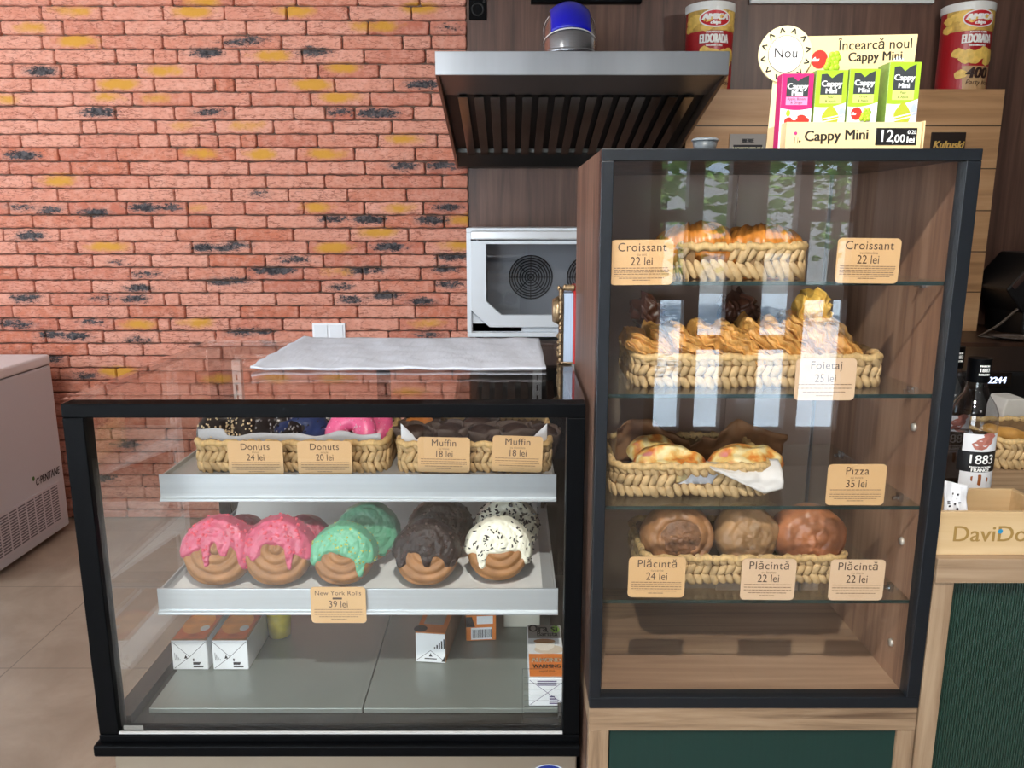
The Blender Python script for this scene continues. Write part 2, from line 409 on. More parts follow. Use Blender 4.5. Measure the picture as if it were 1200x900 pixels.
    def ramp(x, stops):
        r = N.new('ShaderNodeValToRGB'); e = r.color_ramp.elements
        e[0].position, e[0].color = stops[0]; e[1].position, e[1].color = stops[-1]
        for p, c in stops[1:-1]: q = e.new(p); q.color = c
        L.new(x, r.inputs[0]); return r.outputs[0]
    def mix(f, a, c):
        k = N.new('ShaderNodeMix'); k.data_type = 'RGBA'; L.new(f, k.inputs[0])
        for i, q in ((6, a), (7, c)):
            if isinstance(q, tuple): k.inputs[i].default_value = q
            else: L.new(q, k.inputs[i])
        return k.outputs[2]
    base = ramp(at('tone'), [(0, C(184, 106, 84)), (.3, C(204, 134, 112)), (.7, C(213, 150, 129)), (1, C(190, 108, 80))])
    pale = mix(ramp(nz(22), [(.42, (0, 0, 0, 1)), (.7, (.55, .55, .55, 1))]), base, C(222, 170, 152))
    grain = mix(ramp(nz(46, 6, (1, 1, 2.2), .7), [(.36, (.65, .65, .65, 1)), (.5, (0, 0, 0, 1))]), pale, C(164, 100, 80))
    mpr = N.new('ShaderNodeMapping'); mpr.inputs['Rotation'].default_value = (0, math.radians(24), 0); mpr.inputs['Scale'].default_value = (1, 1, 4.2); L.new(tc.outputs['Object'], mpr.inputs[0])
    ncr = N.new('ShaderNodeTexNoise'); ncr.inputs['Scale'].default_value = 10; ncr.inputs['Detail'].default_value = 6; L.new(mpr.outputs[0], ncr.inputs['Vector'])
    crk = ramp(math_('ABSOLUTE', math_('SUBTRACT', ncr.outputs[0], .5), 0), [(0, (.85, .85, .85, 1)), (.022, (0, 0, 0, 1))])
    crm = math_('MULTIPLY', crk, ramp(nz(7), [(.40, (0, 0, 0, 1)), (.52, (1, 1, 1, 1))]))
    grain = mix(crm, grain, C(126, 66, 50))
    of = ramp(math_('ADD', math_('MULTIPLY', at('ochre'), 1.0), math_('MULTIPLY', math_('SUBTRACT', nz(18), .5), .9)), [(.26, (0, 0, 0, 1)), (.72, (.95, .95, .95, 1))])
    oc = mix(of, grain, C(200, 146, 48))
    bf = ramp(math_('ADD', math_('MULTIPLY', at('burn'), 1.0), math_('MULTIPLY', math_('SUBTRACT', nz(38, 8, (1, 1, 2.2), .78), .5), 2.6)), [(.42, (0, 0, 0, 1)), (.62, (1, 1, 1, 1))])
    halo = ramp(math_('ADD', at('burn'), math_('MULTIPLY', math_('SUBTRACT', nz(20, 5, (1, 1, 1.6)), .5), 1.2)), [(.2, (0, 0, 0, 1)), (.8, (.6, .6, .6, 1))])
    bk = mix(bf, mix(halo, oc, C(128, 104, 98)), mix(ramp(nz(60), [(.4, (0, 0, 0, 1)), (.62, (1, 1, 1, 1))]), C(34, 33, 38), C(84, 80, 82)))
    L.new(bk, b.inputs['Base Color'])
    bp = N.new('ShaderNodeBump'); bp.inputs['Strength'].default_value = .6; bp.inputs['Distance'].default_value = .006
    L.new(nz(70, 6, (1, 1, 1.7), .7), bp.inputs['Height']); L.new(bp.outputs[0], b.inputs['Normal'])
    me.materials.append(m)
    o = bpy.data.objects.new('wall_back_brickwork', me); COL.objects.link(o); struct(o)
bricks()

# --- front wall behind the photographer: a big shop window added for daylight and a timber door set with narrow panes
FY0, FY1 = -3.1, -3.0
fw = MB().box(-4.3, -3.8, FY0, FY1, 0, 3).box(-3.8, -.6, FY0, FY1, 2.65, 3).box(-.6, .86, FY0, FY1, 0, 3).box(2.25, 3.3, FY0, FY1, 0, 3).box(.86, 2.25, FY0, FY1, 2.4, 3)
struct(fw.build('wall_front', PLASTER))
struct(MB().box(-3.8, -.6, FY0, FY1, 0, .45).build('trim_1', TIMBER))  # unseen wall base, made dark to weaken its reflection in the low case
wf = MB()
for x in (-3.8, -2.23, -.66): wf.box(x, x + .06, FY0 + .02, FY1 - .02, .45, 2.65)
wf.box(-3.74, -.66, FY0 + .02, FY1 - .02, .45, .51).box(-3.74, -.66, FY0 + .02, FY1 - .02, 2.59, 2.65)
w1 = struct(wf.build('window_added_1', BLACK)); MB().box(-3.74, -.66, -3.054, -3.048, .51, 2.59).build('pane', GLASS, w1)
cols = [(.922, 1.095, [(.244, 1.098), (1.19, 1.585), (1.66, 2.3)]), (1.187, 1.36, [(.244, .78), (.863, 1.39), (1.48, 2.3)]),
        (1.585, 1.78, [(.244, .78), (.863, 1.39), (1.48, 2.3)]), (1.86, 2.13, [(.244, 1.098), (1.19, 1.585), (1.66, 2.3)])]
dm, gm = MB(), MB(); xs = .86
for a, b, rows in cols:
    dm.box(xs, a, FY0, FY1, 0, 2.4); z = 0
    for p, q in rows:
        dm.box(a, b, FY0, FY1, z, p); z = q; gm.box(a, b, -3.053, -3.049, p, q)
    dm.box(a, b, FY0, FY1, z, 2.4); xs = b
dm.box(xs, 2.25, FY0, FY1, 0, 2.4)
d1 = struct(dm.build('door_1', TIMBER)); gm.build('pane', GLASS, d1)
# the street outside
struct(MB().box(-14, 14, -16, -3.1, -.2, -.05).build('street_pavement', pm('pavement', (176, 192, 208), .9, var=.1, scale=2)))
struct(MB().box(-14, 14, -16.4, -16, -.05, 2.6).build('outside_facade', pm('facade', (190, 186, 180), .9)))
def tree(x, y, h, seed, label):
    rnd = random.Random(seed); t = thing('street_tree', label, 'tree', (x, y, -.05))
    MB().tube([(x, y, -.05), (x + .05, y, h * .3), (x, y + .05, h * .6)], .08, 8).build('trunk', pm('bark', (86, 70, 56), .9), t)
    m = MB()
    for i in range(2600):
        d = Vector((rnd.gauss(0, 1), rnd.gauss(0, 1), rnd.gauss(0, 1))).normalized() * rnd.random() ** .4
        c = Vector((x + d.x * h * .3, y + d.y * h * .3, h * .55 + d.z * h * .42)); M = Matrix.Rotation(rnd.random() * 6, 3, 'Z') @ Matrix.Rotation(rnd.random() * 3, 3, 'X'); s = .1
        m.face([m.v(c + M @ Vector(q)) for q in ((-s, 0, 0), (0, -s * .5, 0), (s, 0, 0), (0, s * .5, 0))])
    m.build('foliage', pm('leaves', (92, 130, 52), .6), t, kind='stuff')
tree(1.6, -7.0, 6.0, 1, 'slim leafy tree on the pavement near the shop door'); tree(5.4, -11.5, 6.4, 2, 'taller leafy tree farther across the street')

# --- ceiling lamps: panels and wall spots are added, the counter spot is inferred
for x, y, w_ in ((-1.3, -2.0, 'nearer the big shop window'), (1.1, -2.0, 'in front of the timber door')):  # glowing panels added out of view, to brighten the hood lip by reflection
    t = thing('ceiling_panel', 'square white lit panel added in the ceiling ' + w_, 'lamp', (x, y, 2.97), 'added lit ceiling panels')
    m = MB()
    for a, b, c, d in ((-.32, .32, -.32, -.30), (-.32, .32, .30, .32), (-.32, -.30, -.30, .30), (.30, .32, -.30, .30)): m.box(x + a, x + b, y + c, y + d, 2.97, 3.0)
    m.build('panel_frame', WHITE_PAINT, t); MB().box(x - .30, x + .30, y - .30, y + .30, 2.98, 2.995).build('diffuser', pm('fill_glow', (255, 252, 244), .6, emit=5.0), t)
def spot(x, y, label, power, to, ang=75, r=.035):
    t = thing('ceiling_spotlight', label, 'lamp', (x, y, 2.62), 'spotlights on the ceiling')
    q = (Vector(to) - Vector((x, y, 2.7))).to_track_quat('-Z', 'Y').to_matrix(); c = Vector((x, y, 2.7))
    MB().lathe([(.05, .1), (.052, -.03), (.046, -.032), (.044, .0), (.0001, .02)], c, 24, q).build('lamp_housing', BLACK, t, smooth=True)
    MB().cyl((x, y, 2.76), (x, y, 3.0), .012).build('stem', BLACK, t)
    l = lamp('SPOT', 'lamp_light', (0, 0, 0), (0, 0, 0), power, (1, .96, .9), spot_size=math.radians(ang), spot_blend=.6, shadow_soft_size=r)
    l.parent = t; l.location = c + q @ Vector((0, 0, -.045)) - t.location; l.rotation_euler = q.to_euler()
spot(-.06, -.12, 'black ceiling spotlight above the counter aimed at the tall case', 150, (.36, 1.15, 1.25), 80)
spot(-2.4, 1.7, 'black ceiling spotlight added to light the brick wall over the freezer', 72, (-2.2, 4.1, 2.0), 95, .06)  # added lamp, out of view, brightens the brick
spot(-.9, 1.9, 'black ceiling spotlight added to light the middle of the brick wall', 29, (-1.0, 4.1, 1.9), 95, .06)  # second added lamp for the brick
spot(1.6, 2.3, 'black ceiling spotlight added to light the oak back panel', 36, (1.6, 4.1, 2.0), 95, .06)  # added lamp for the back panel, out of view

# ------------------------------------------------------------------ display case (low, refrigerated)
LX0, LX1, LY0, LY1, LZ0, LZ1 = -.638, .104, 1.09, 1.65, .789, 1.349
lc = thing('refrigerated_display_case', 'low black framed glass display case on a steel base holding iced rolls and donuts', 'display case', (-.267, 1.37, 0))
MB().box(LX0 + .012, LX1 - .002, LY0 + .012, LY1 - .01, 0, LZ0).build('base_cabinet', BASESTEEL, lc, bevel=.003)
fr = MB()
fr.box(LX0, LX1, LY0, LY0 + .03, LZ1 - .0245, LZ1 - .004)                      # top bar
fr.box(LX0, LX0 + .030, LY0, LY0 + .028, .82, LZ1 - .0245)                     # uprights
fr.box(LX1 - .026, LX1, LY0, LY0 + .028, .82, LZ1 - .0245)
fr.box(LX0, LX1, LY0 - .002, LY0 + .03, .808, .82)
fr.build('front_frame', BLACK, lc, bevel=.0015)
MB().box(LX0 - .006, LX1 + .001, LY0 - .012, LY0 + .06, LZ0, .808).build('bottom_rail', BLACK, lc, bevel=.003)
MB().box(LX0 + .03, LX1 - .026, LY0 + .0005, LY0 + .004, .8205, .8235).build('glass_seal', pm('seal', (190, 190, 188), .4), lc)
ch = MB().box(LX0 + .012, LX1 - .012, LY0 + .03, LY1 - .03, .80, .815).box(LX0 + .004, LX0 + .035, LY0 + .03, LY1, .80, .832).box(LX1 - .03, LX1 - .004, LY0 + .03, LY1, .80, .832)
ch.box(LX0 + .004, LX1 - .004, LY1 - .04, LY1, .80, .83)
ch.build('floor_trough', pm('trough', (44, 42, 38), .35), lc)
bp = MB().box(LX0 + .004, LX0 + .03, LY1 - .025, LY1, .83, LZ1 - .006).box(LX1 - .03, LX1 - .004, LY1 - .025, LY1, .83, LZ1 - .006).box(LX0 + .03, LX1 - .03, LY1 - .025, LY1, LZ1 - .024, LZ1 - .006)
bp.build('rear_frame', BLACK, lc, bevel=.001)
MB().box(LX0 + .028, LX1 - .024, LY0 + .006, LY0 + .011, .818, LZ1 - .02).build('front_glass', GLASS, lc)
MB().box(LX0, LX1, LY0 + .001, LY1, LZ1 - .004, LZ1 + .002).build('top_glass', GLASS_TOP, lc)
for a, b in ((LX0, LX0 + .017), (LX1 - .017, LX1)): MB().box(a, b, LY0 + .031, LY1, LZ1 - .008, LZ1 - .0042).build('top_edging', pm('edging', (24, 12, 11), .4), lc)
MB().box(LX0 + .002, LX0 + .007, LY0 + .028, LY1 - .025, .832, LZ1 - .009).build('side_glass', glass('side_glass_clear', (.96, .96, .94), .09), lc)
MB().box(LX1 - .007, LX1 - .002, LY0 + .028, LY1 - .025, .832, LZ1 - .009).build('side_glass', glass('side_glass_dark', (.5, .5, .52), .05), lc)
xm = PX(437, 780, 1.25)
for a, b in ((LX0 + .05, xm - .001), (xm + .001, LX1 - .03)):
    MB().box(a, b, 1.15, LY1 - .045, .8155, .825).build('floor_plate', GREY_PLATE, lc, bevel=.001)
for a, b, y in ((LX0 + .03, -.26, LY1 - .012), (-.28, LX1 - .03, LY1 - .02)):
    g = MB().box(a, b, y, y + .005, .831, LZ1 - .025).build('sliding_door', GLASS, lc)
    for x in ((a + .012, b - .012)): MB().box(x - .012, x + .012, y - .004, y + .008, .831, LZ1 - .025).build('door_stile', RUBBER, g)
MB().box(-.20, -.16, LY1 - .05, LY1 - .024, 1.06, 1.10).build('door_handle', RUBBER, lc)
MB().box(-.53, -.47, LY1 - .05, LY1 - .024, 1.05, 1.11).build('door_handle', RUBBER, lc)
for x in (LX0 + .075, LX1 - .052):
    MB().box(x - .009, x + .009, LY1 - .06, LY1 - .045, .826, LZ1 - .03).build('shelf_upright', pm('upright', (212, 218, 220), .4), lc, bevel=.001)
    m = MB()
    for k in range(20): m.box(x - .002, x + .002, LY1 - .0606, LY1 - .0602, .86 + k * .022, .872 + k * .022)
    m.build('upright_slots', RUBBER, lc)
def shelf(yf, zb, zt, x0, x1):
    s = MB().box(x0 + .003, x1 - .003, yf + .004, LY1 - .06, zt - .012, zt - .009).box(x0 + .003, x0 + .006, yf + .004, LY1 - .06, zt - .012, zt - .002).box(x1 - .006, x1 - .003, yf + .004, LY1 - .06, zt - .012, zt - .002)
    o = s.build('shelf', SHELFMETAL, lc)
    MB().prism([(yf, zt), (yf + .004, zt), (yf + .004, zb), (yf - .005, zb), (yf - .005, zb + .004), (yf, zb + .006)], 'x', x0, x1).build('shelf_rail', ALU, o, bevel=.0008)
    for x in (x0 + .004, x1 - .008): MB().prism([(yf + .02, zt - .012), (LY1 - .06, zt - .012), (LY1 - .06, zt - .05), (LY1 - .09, zt - .05)], 'x', x, x + .004).build('shelf_bracket', pm('upright', (212, 218, 220)), o)
UY, DY = 1.238, 1.196
shelf(UY, 1.1465, 1.192, PX(187, 571, UY), PX(652, 571, UY))
shelf(DY, .967, 1.011, PX(185, 705, DY), PX(654, 705, DY))
USZ, DSZ = 1.183, 1.002
# badge on the steel base, seen only by its upper rim
mp = flat(PX(643, 905, 1.1), LY0 + .011, ZV(913, 1.1))
bd = MB().disc(0, 0, .032, .026, mp, 36).build('badge', pm('badge_white', (226, 232, 240), .3), lc, recalc=False)
MB().disc(0, 0, .030, .0242, flat(PX(643, 905, 1.1), LY0 + .0106, ZV(913, 1.1)), 36).build('badge_field', pm('badge_blue', (28, 52, 140), .3), bd, recalc=False)
# clear data sticker (lines only) and small strip on the glass
m = MB(); y = LY0 + .0055
sx0, sx1, sz0, sz1 = PX(612, 810, y), PX(662, 810, y), ZV(848, y), ZV(784, y)
for z in (sz0, sz1): m.box(sx0, sx1, y - .0003, y, z, z + .0005)
for x in (sx0, sx1): m.box(x, x + .0005, y - .0003, y, sz0, sz1)
for k in range(1, 9): m.box(sx0 + .003, sx1 - .003, y - .0003, y, sz0 + k * (sz1 - sz0) / 9.5, sz0 + k * (sz1 - sz0) / 9.5 + .0005)
m.build('data_sticker', pm('sticker_ink', (40, 40, 42), .6), lc)
m = MB().box(PX(145, 852, y), PX(168, 852, y), y - .0003, y, ZV(855, y), ZV(850, y)); m.build('strip_sticker', pm('sticker_grey', (120, 118, 112), .6), lc)

# paper sheets and the gilt holder on the top glass
zt = LZ1 + .002
def paper_fn(u, w):
    x = -.437 + .494 * u; y = 1.303 + .345 * w
    e = min(u, 1 - u, w, 1 - w)
    z = zt + .004 + .0022 * noise.noise((x * 22, y * 30, 0)) + .0012 * math.sin(x * 70 + y * 20) * (e > 0) + (.004 * max(0, .05 - u) / .05)
    x += .006 * noise.noise((y * 18, 3, 0)) * (u < .02); y += .005 * noise.noise((x * 20, 9, 0)) * (w > .98 or w < .02)
    return Vector((x, y, z))
ps = thing('paper_sheet', 'white crinkled paper sheet lying on the top glass of the low case', 'paper', (-.19, 1.47, zt))
MB().grid(paper_fn, 60, 40).build('sheet', pm('white_paper', (188, 192, 202), .75, var=.05, bump=.6, scale=26, bscale=60, stretch=(1, .4, 1)), ps, smooth=True, solid=.004)
gh = thing('gilt_holder', 'slim ornate gilt holder with pale blue sheets and red side on the low case', 'holder', (.072, 1.4, zt))
gx0, gx1 = PX(657, 400, 1.37), PX(680, 400, 1.37)
gz = zt + .136
MB().box(gx0 + .005, gx1 - .013, 1.37, 1.44, zt + .004, gz - .012).build('sheet_stack', pm('stack_blue', (152, 168, 190), .6, var=.12, scale=60, stretch=(8, 1, .3)), gh, bevel=.001)
MB().prism([(1.366, zt), (1.446, zt), (1.446, gz - .012), (1.43, gz), (1.385, gz), (1.366, gz - .014)], 'x', gx1 - .013, gx1 - .003).build('red_side', pm('holder_red', (150, 34, 34), .3), gh, bevel=.002)
m = MB().prism([(1.368, zt), (1.444, zt), (1.444, gz - .02), (1.43, gz - .006), (1.385, gz - .006), (1.368, gz - .02)], 'x', gx0, gx0 + .005)
m.box(gx0, gx1 - .003, 1.367, 1.445, zt, zt + .004)
m.build('metal_body', pm('dark_gilt', (92, 78, 62), .3, .9, var=.4, scale=80), gh, bevel=.001)
m = MB(); rg = random.Random(5)
m.cyl((gx0 - .013, 1.405, gz - .045), (gx0, 1.405, gz - .045), .02, .027, 20)
for k in range(50):
    z = zt + .006 + rg.random() * (gz - zt - .012); y0 = 1.37 + rg.random() * .07
    m.ell((gx0 - .0005, y0 if k % 2 else 1.3685, z), (.0035, .003, .005), None, 6, 4)
for k in range(16): m.ell((gx0 + .006 + k % 8 * .0022, 1.374 + (k // 8) * .01, gz - .004 + .002 * rg.random()), (.003, .003, .005), None, 6, 4)
m.build('gilt_ornament', pm('gilt', (150, 128, 98), .4, .9, var=.4, scale=90), gh, smooth=True)

# ------------------------------------------------------------------ tall display case on the oak counter
RX0, RX1, RY0, RY1, RZ0, RZ1 = .110, .578, 1.010, 1.373, .919, 1.684
rc = thing('tall_display_case', 'tall anthracite framed glass pastry case with wooden sides standing on the oak counter', 'display case', (.344, 1.19, RZ0))
fr = MB(); t = .0165
fr.box(RX0, RX1, RY0, RY0 + .022, RZ1 - .0135, RZ1 + .001).box(RX0, RX1, RY0, RY0 + .022, RZ0, RZ0 + .017)
fr.box(RX0, RX0 + .0155, RY0, RY0 + .022, RZ0 + .017, RZ1 - .0135).box(RX1 - t - .002, RX1, RY0, RY0 + .022, RZ0 + .017, RZ1 - .0135)
fr.build('front_frame', CASEFRAME, rc, bevel=.001)
MB().box(RX0, RX0 + .012, RY0 + .022, RY1, RZ0, RZ1).build('side_panel', CASESIDE, rc)
MB().box(RX0 + .012, RX0 + .013, RY0 + .022, RY1 - .02, RZ0 + .012, RZ1 - .012).build('side_reflection', pm('grey_reflection', (150, 148, 150), .3, var=.05, scale=30, stretch=(1, 6, .1)), rc)  # thin sheet whose grey carries the room's reflection on this side
MB().box(RX1 - .014, RX1, RY0 + .022, RY1, RZ0, RZ1).build('side_panel', CASEWOOD, rc)
MB().box(RX0 + .012, RX1 - .014, RY0 + .022, RY1, RZ0, RZ0 + .012).build('bottom_panel', CASEFLOOR, rc)
MB().box(RX0 + .012, RX1 - .014, RY0 + .022, RY1, RZ1 - .012, RZ1).build('top_panel', CASESIDE, rc)
BACK = pm('back_panel', (172, 150, 137), .09, var=.06, scale=3, spec=.6)  # base colour lightened in place of the bright room's reflection
for a, b, y in ((RX0 + .012, .40, RY1 - .012), (.375, RX1 - .014, RY1 - .020)):
    o = MB().box(a, b, y, y + .006, RZ0 + .012, RZ1 - .012).build('sliding_door', BACK, rc)
MB().box(.526, .530, RY1 - .026, RY1 - .020, RZ0 + .012, RZ1 - .012).build('door_edge', pm('door_edge', (150, 150, 152), .3, .8), rc)
MB().box(RX0 + .0155, RX1 - t - .002, RY0 + .006, RY0 + .010, RZ0 + .017, RZ1 - .0135).build('front_glass', GLASS_RC, rc)
SH = [1.521, 1.371, 1.213, 1.073]; SB = RZ0 + .012
for z in SH:
    o = MB().box(RX0 + .013, RX1 - .015, RY0 + .026, RY1 - .03, z - .005, z).build('glass_shelf', GLASS_SHELF, rc)
    MB().box(RX0 + .013, RX1 - .015, RY0 + .0252, RY0 + .0258, z - .005, z).build('shelf_edge', GLASS_EDGE, o)
    for y in (1.09, 1.30):
        MB().cyl((RX1 - .015, y, z - .008), (RX1 - .027, y, z - .008), .0032, n=10).box(RX1 - .02, RX1 - .014, y - .005, y + .005, z - .012, z - .001).build('shelf_pin', STEEL, o)
for z in (1.315, 1.145, .985):
    MB().cyl((RX1 - .014, 1.075, z), (RX1 - .0175, 1.075, z), .0062, .005, 14).build('screw_cap', pm('cap', (206, 200, 188), .3, .5), rc, smooth=True)

# oak counter units below
cu = thing('counter_cabinet', 'oak edged cabinet with dark green door under the tall case', 'cabinet', (.344, 1.3, 0))
GREEN = pm('green_panel', (25, 51, 46), .3, var=.06, scale=40, stretch=(6, 6, .2))
MB().box(RX0, RX1, 1.012, 1.6, .882, RZ0).build('worktop', OAK, cu, bevel=.0008)
MB().box(RX0, PX(713, 880, 1.012), 1.012, 1.03, 0, .8818).build('stile', OAKV, cu, bevel=.0008)
MB().box(PX(1049, 880, 1.012), RX1, 1.012, 1.03, 0, .8818).build('stile', OAKV, cu, bevel=.0008)
MB().box(RX0, RX1, 1.031, 1.6, 0, .8818).build('body', CASESIDE, cu)
MB().box(PX(714, 880, 1.016), PX(1048, 880, 1.016), 1.017, 1.0305, .02, .879).build('door', GREEN, cu)
def ribs_mat():
    m = bpy.data.materials.new('ribbed_green'); m.use_nodes = True; nt = m.node_tree; N, L = nt.nodes, nt.links
    b = N['Principled BSDF']; b.inputs['Base Color'].default_value = C(21, 47, 37); b.inputs['Roughness'].default_value = .35
    return m
bc = thing('bar_counter', 'higher oak edged bar counter with ribbed dark green front beside the tall case', 'counter', (1.1, 1.4, 0))
BZ = 1.147
MB().box(.5805, 1.75, 1.008, 1.68, 1.112, BZ).build('worktop', OAK, bc, bevel=.0008)
MB().box(.5805, .6085, 1.012, 1.03, 0, 1.1118).build('stile', OAKV, bc, bevel=.0008)
MB().box(.5805, 1.75, 1.034, 1.68, 0, 1.1118).build('body', CASESIDE, bc)
n = 310
MB().grid(lambda u, w: Vector((.609 + 1.14 * u, 1.026 - .0011 * abs(math.sin(u * 2 * n * math.pi / 2)), .02 + 1.09 * w)), n * 4, 1).build('ribbed_front', ribs_mat(), bc)

# ------------------------------------------------------------------ freezer
fz = thing('chest_freezer', 'white chest freezer standing against the brick wall', 'freezer', (-2.9, 3.62, 0))
FXR, FYa, FYb, FH = -2.33, 3.30, 3.94, .936
MB().box(-3.5, FXR, FYa, FYb, .03, FH - .055).build('body', pm('freezer_white', (200, 202, 206), .4), fz, bevel=.008)
MB().box(-3.505, FXR + .004, FYa - .006, FYb, FH - .05, FH).build('lid', WHITE_PAINT, fz, bevel=.012)
MB().box(-3.49, FXR - .006, FYa + .006, FYb - .006, FH - .055, FH - .05).build('lid_seal', pm('seal_grey', (120, 116, 116), .7), fz)
g = MB().box(FXR, FXR + .004, FYa + .02, 3.885, .075, .285).build('vent_grille', pm('grille', (206, 204, 208), .5), fz, bevel=.001)
m = MB(); sl = MB()
for k in range(8):
    y0 = FYa + .03 + k * .068
    for q in range(14): m.box(FXR + .004, FXR + .0052, y0, y0 + .056, .09 + q * .0135, .0965 + q * .0135)
m.build('vent_slots', pm('slot_dark', (112, 110, 116), .7), g)
mpf = lambda x, z: (FXR + .0008, 3.80 + x, .338 + z)
MB().text('C·PENTANE', .054, mpf, bold=.0012, slant=.18, sx=.72).build('lettering', pm('ink_black', (26, 24, 26), .6), fz)
MB().disc(-.116, .026, .010, .012, lambda x, z: (FXR + .001, 3.80 + x, .338 + z), 12).build('leaf_mark', pm('leaf_ink', (60, 110, 50), .6), fz)
for x in (-3.4, FXR - .08):
    for y in (FYa + .06, FYb - .06): MB().cyl((x, y, 0), (x, y, .032), .025).build('foot', RUBBER, fz)

# ------------------------------------------------------------------ switch and socket
sp_ = PY(386, 388, WY - .012)
sw = thing('light_switch', 'white double light switch plate on the brick wall', 'switch', (sp_.x, WY - .02, sp_.z))
MB().box(sp_.x - .085, sp_.x + .085, WY - .026, WY - .004, sp_.z - .043, sp_.z + .043).build('plate', pm('switch_white', (232, 234, 238), .35), sw, bevel=.003)
for dx in (-.04, .04): MB().box(sp_.x + dx - .034, sp_.x + dx + .034, WY - .031, WY - .026, sp_.z - .034, sp_.z + .034).build('rocker', pm('rocker_white', (220, 224, 230), .3), sw, bevel=.002)
so = PY(560, 12, WY - .02)
sk = thing('wall_socket', 'black socket on the walnut panelling beside the brick wall', 'socket', (so.x, WY - .03, so.z))
MB().box(so.x - .042, so.x + .042, WY - .034, WY - .0195, so.z - .045, so.z + .045).build('plate', BLACK, sk, bevel=.003)
MB().lathe([(.03, 0), (.03, .006), (.024, .006), (.022, -.004), (.0001, -.004)], (so.x, WY - .034, so.z), 24, rot('X', 90)).build('outlet', RUBBER, sk, smooth=True)
MB().tube([(so.x + .03, WY - .036, so.z + .03), (so.x + .03, WY - .05, so.z + .12), (so.x + .03, WY - .03, so.z + .3)], .006).build('cable', RUBBER, sk, smooth=True)

# ------------------------------------------------------------------ extractor hood with duct
hx0, hx1, hy0, hy1 = -.276, .779, 3.016, WY - .022
hz_l, hz_t, hz_b = 2.108, 2.189, 1.848
hd = thing('extractor_hood', 'stainless steel extractor hood with slatted filters hanging over the oven', 'hood', (.25, 3.55, hz_b))
MB().box(hx0, hx1, hy0, hy0 + .012, hz_l, hz_t).build('front_lip', pm('polished_steel', (182, 184, 187), .3, .85, var=.16, scale=5, stretch=(1, 1, .05)), hd, bevel=.002)
MB().box(hx0, hx1, hy0 + .012, hy1, hz_t - .01, hz_t).build('roof_panel', STEEL, hd)
prof = [(hy0 + .012, hz_t - .01), (hy0 + .012, hz_l), (hy1, hz_b), (hy1, hz_t - .01)]
for a in (hx0, hx1 - .012): MB().prism(prof, 'x', a, a + .012).build('side_panel', pm('hood_side', (120, 104, 92), .35, .9), hd)
MB().prism([(hy0 + .012, 2.112), (hy0 + .27, 2.080), (hy0 + .27, 2.086), (hy0 + .012, 2.118)], 'x', hx0 + .012, hx1 - .012).build('inner_lip', pm('lip_dark', (104, 104, 104), .3, .8), hd)
fa, fb = Vector((0, hy0 + .27, 2.085)), Vector((0, hy1 - .12, 1.917))
dv = (fb - fa); nrm = Vector((0, dv.z, -dv.y)).normalized()
if nrm.z > 0: nrm = -nrm
MB().prism([(fa.y, fa.z + .02), (fb.y, fb.z + .02), (fb.y, fb.z + .012), (fa.y, fa.z + .012)], 'x', hx0 + .012, hx1 - .012).build('filter_backing', pm('filter_dark', (14, 14, 14), .5), hd)
ns = 15
for k in range(ns):
    x = hx0 + .05 + (hx1 - hx0 - .10) * (k + .5) / ns; w = .0185
    m = MB()
    for sgn in (1,):
        P = [(x - w, 0), (x - w, .018), (x - w + .002, .018), (x - w + .002, .002), (x + w - .002, .002), (x + w - .002, .018), (x + w, .018), (x + w, 0)]
        A = [m.v(fa + Vector((p, 0, 0)) + nrm * (.016 - q)) for p, q in P]; B = [m.v(fb + Vector((p, 0, 0)) + nrm * (.016 - q)) for p, q in P]
        m.face(A); m.face(B[::-1])
        for i in range(8): m.face([A[i], B[i], B[(i + 1) % 8], A[(i + 1) % 8]])
    m.build('filter_slat', DARKSTEEL, hd)
MB().prism([(hy1 - .13, 1.935), (hy1 - .13, 1.915), (hy1 - .06, hz_b + .004), (hy1, hz_b), (hy1, 1.9)], 'x', hx0 + .012, hx1 - .012).build('grease_gutter', pm('gutter', (78, 78, 76), .35, .9), hd)
px_, py_, pr = PX(668, 45, 3.3), 3.3, .1
MB().lathe([(pr, 0), (pr, .036), (pr + .003, .038), (pr + .003, .05), (pr, .052)], (px_, py_, hz_t), 40).build('duct_collar', STEEL, hd, smooth=True)
def elbow(r, t0, t1, a0, a1, R=.102):
    def fn(u, w):
        t = t0 + (t1 - t0) * w; a = a0 + (a1 - a0) * u
        # bend from straight up to backwards (+y)
        q = Vector((px_, py_ + R, hz_t + .05)); rad = R - r * math.sin(a)
        rad = R + r * math.sin(a)
        return q + Vector((r * math.cos(a), -rad * math.cos(t), rad * math.sin(t)))
    return fn
MB().grid(elbow(pr, 0, math.pi / 2, 0, 2 * math.pi), 40, 16, wu=True).build('duct_elbow', STEEL, hd, smooth=True)
MB().grid(elbow(pr + .0035, .37, math.pi / 2, math.pi * .235, math.pi * .765), 26, 14).build('blue_film', pm('blue_film', (10, 14, 200), .35, coat=.4), hd, smooth=True, solid=.002)
m = MB().grid(elbow(pr + .004, .33, .36, 0, 2 * math.pi), 40, 2, wu=True).grid(elbow(pr + .004, .9, .96, math.pi * .79, math.pi * 2.21), 30, 2)
m.build('duct_seam', pm('seam_white', (226, 224, 222), .4), hd, smooth=True)
MB().lathe([(pr, 0), (pr, hy1 - py_ - .102)], (px_, py_ + .102, hz_t + .05 + .102), 32, rot('X', -90)).build('duct_tail', STEEL, hd, smooth=True)

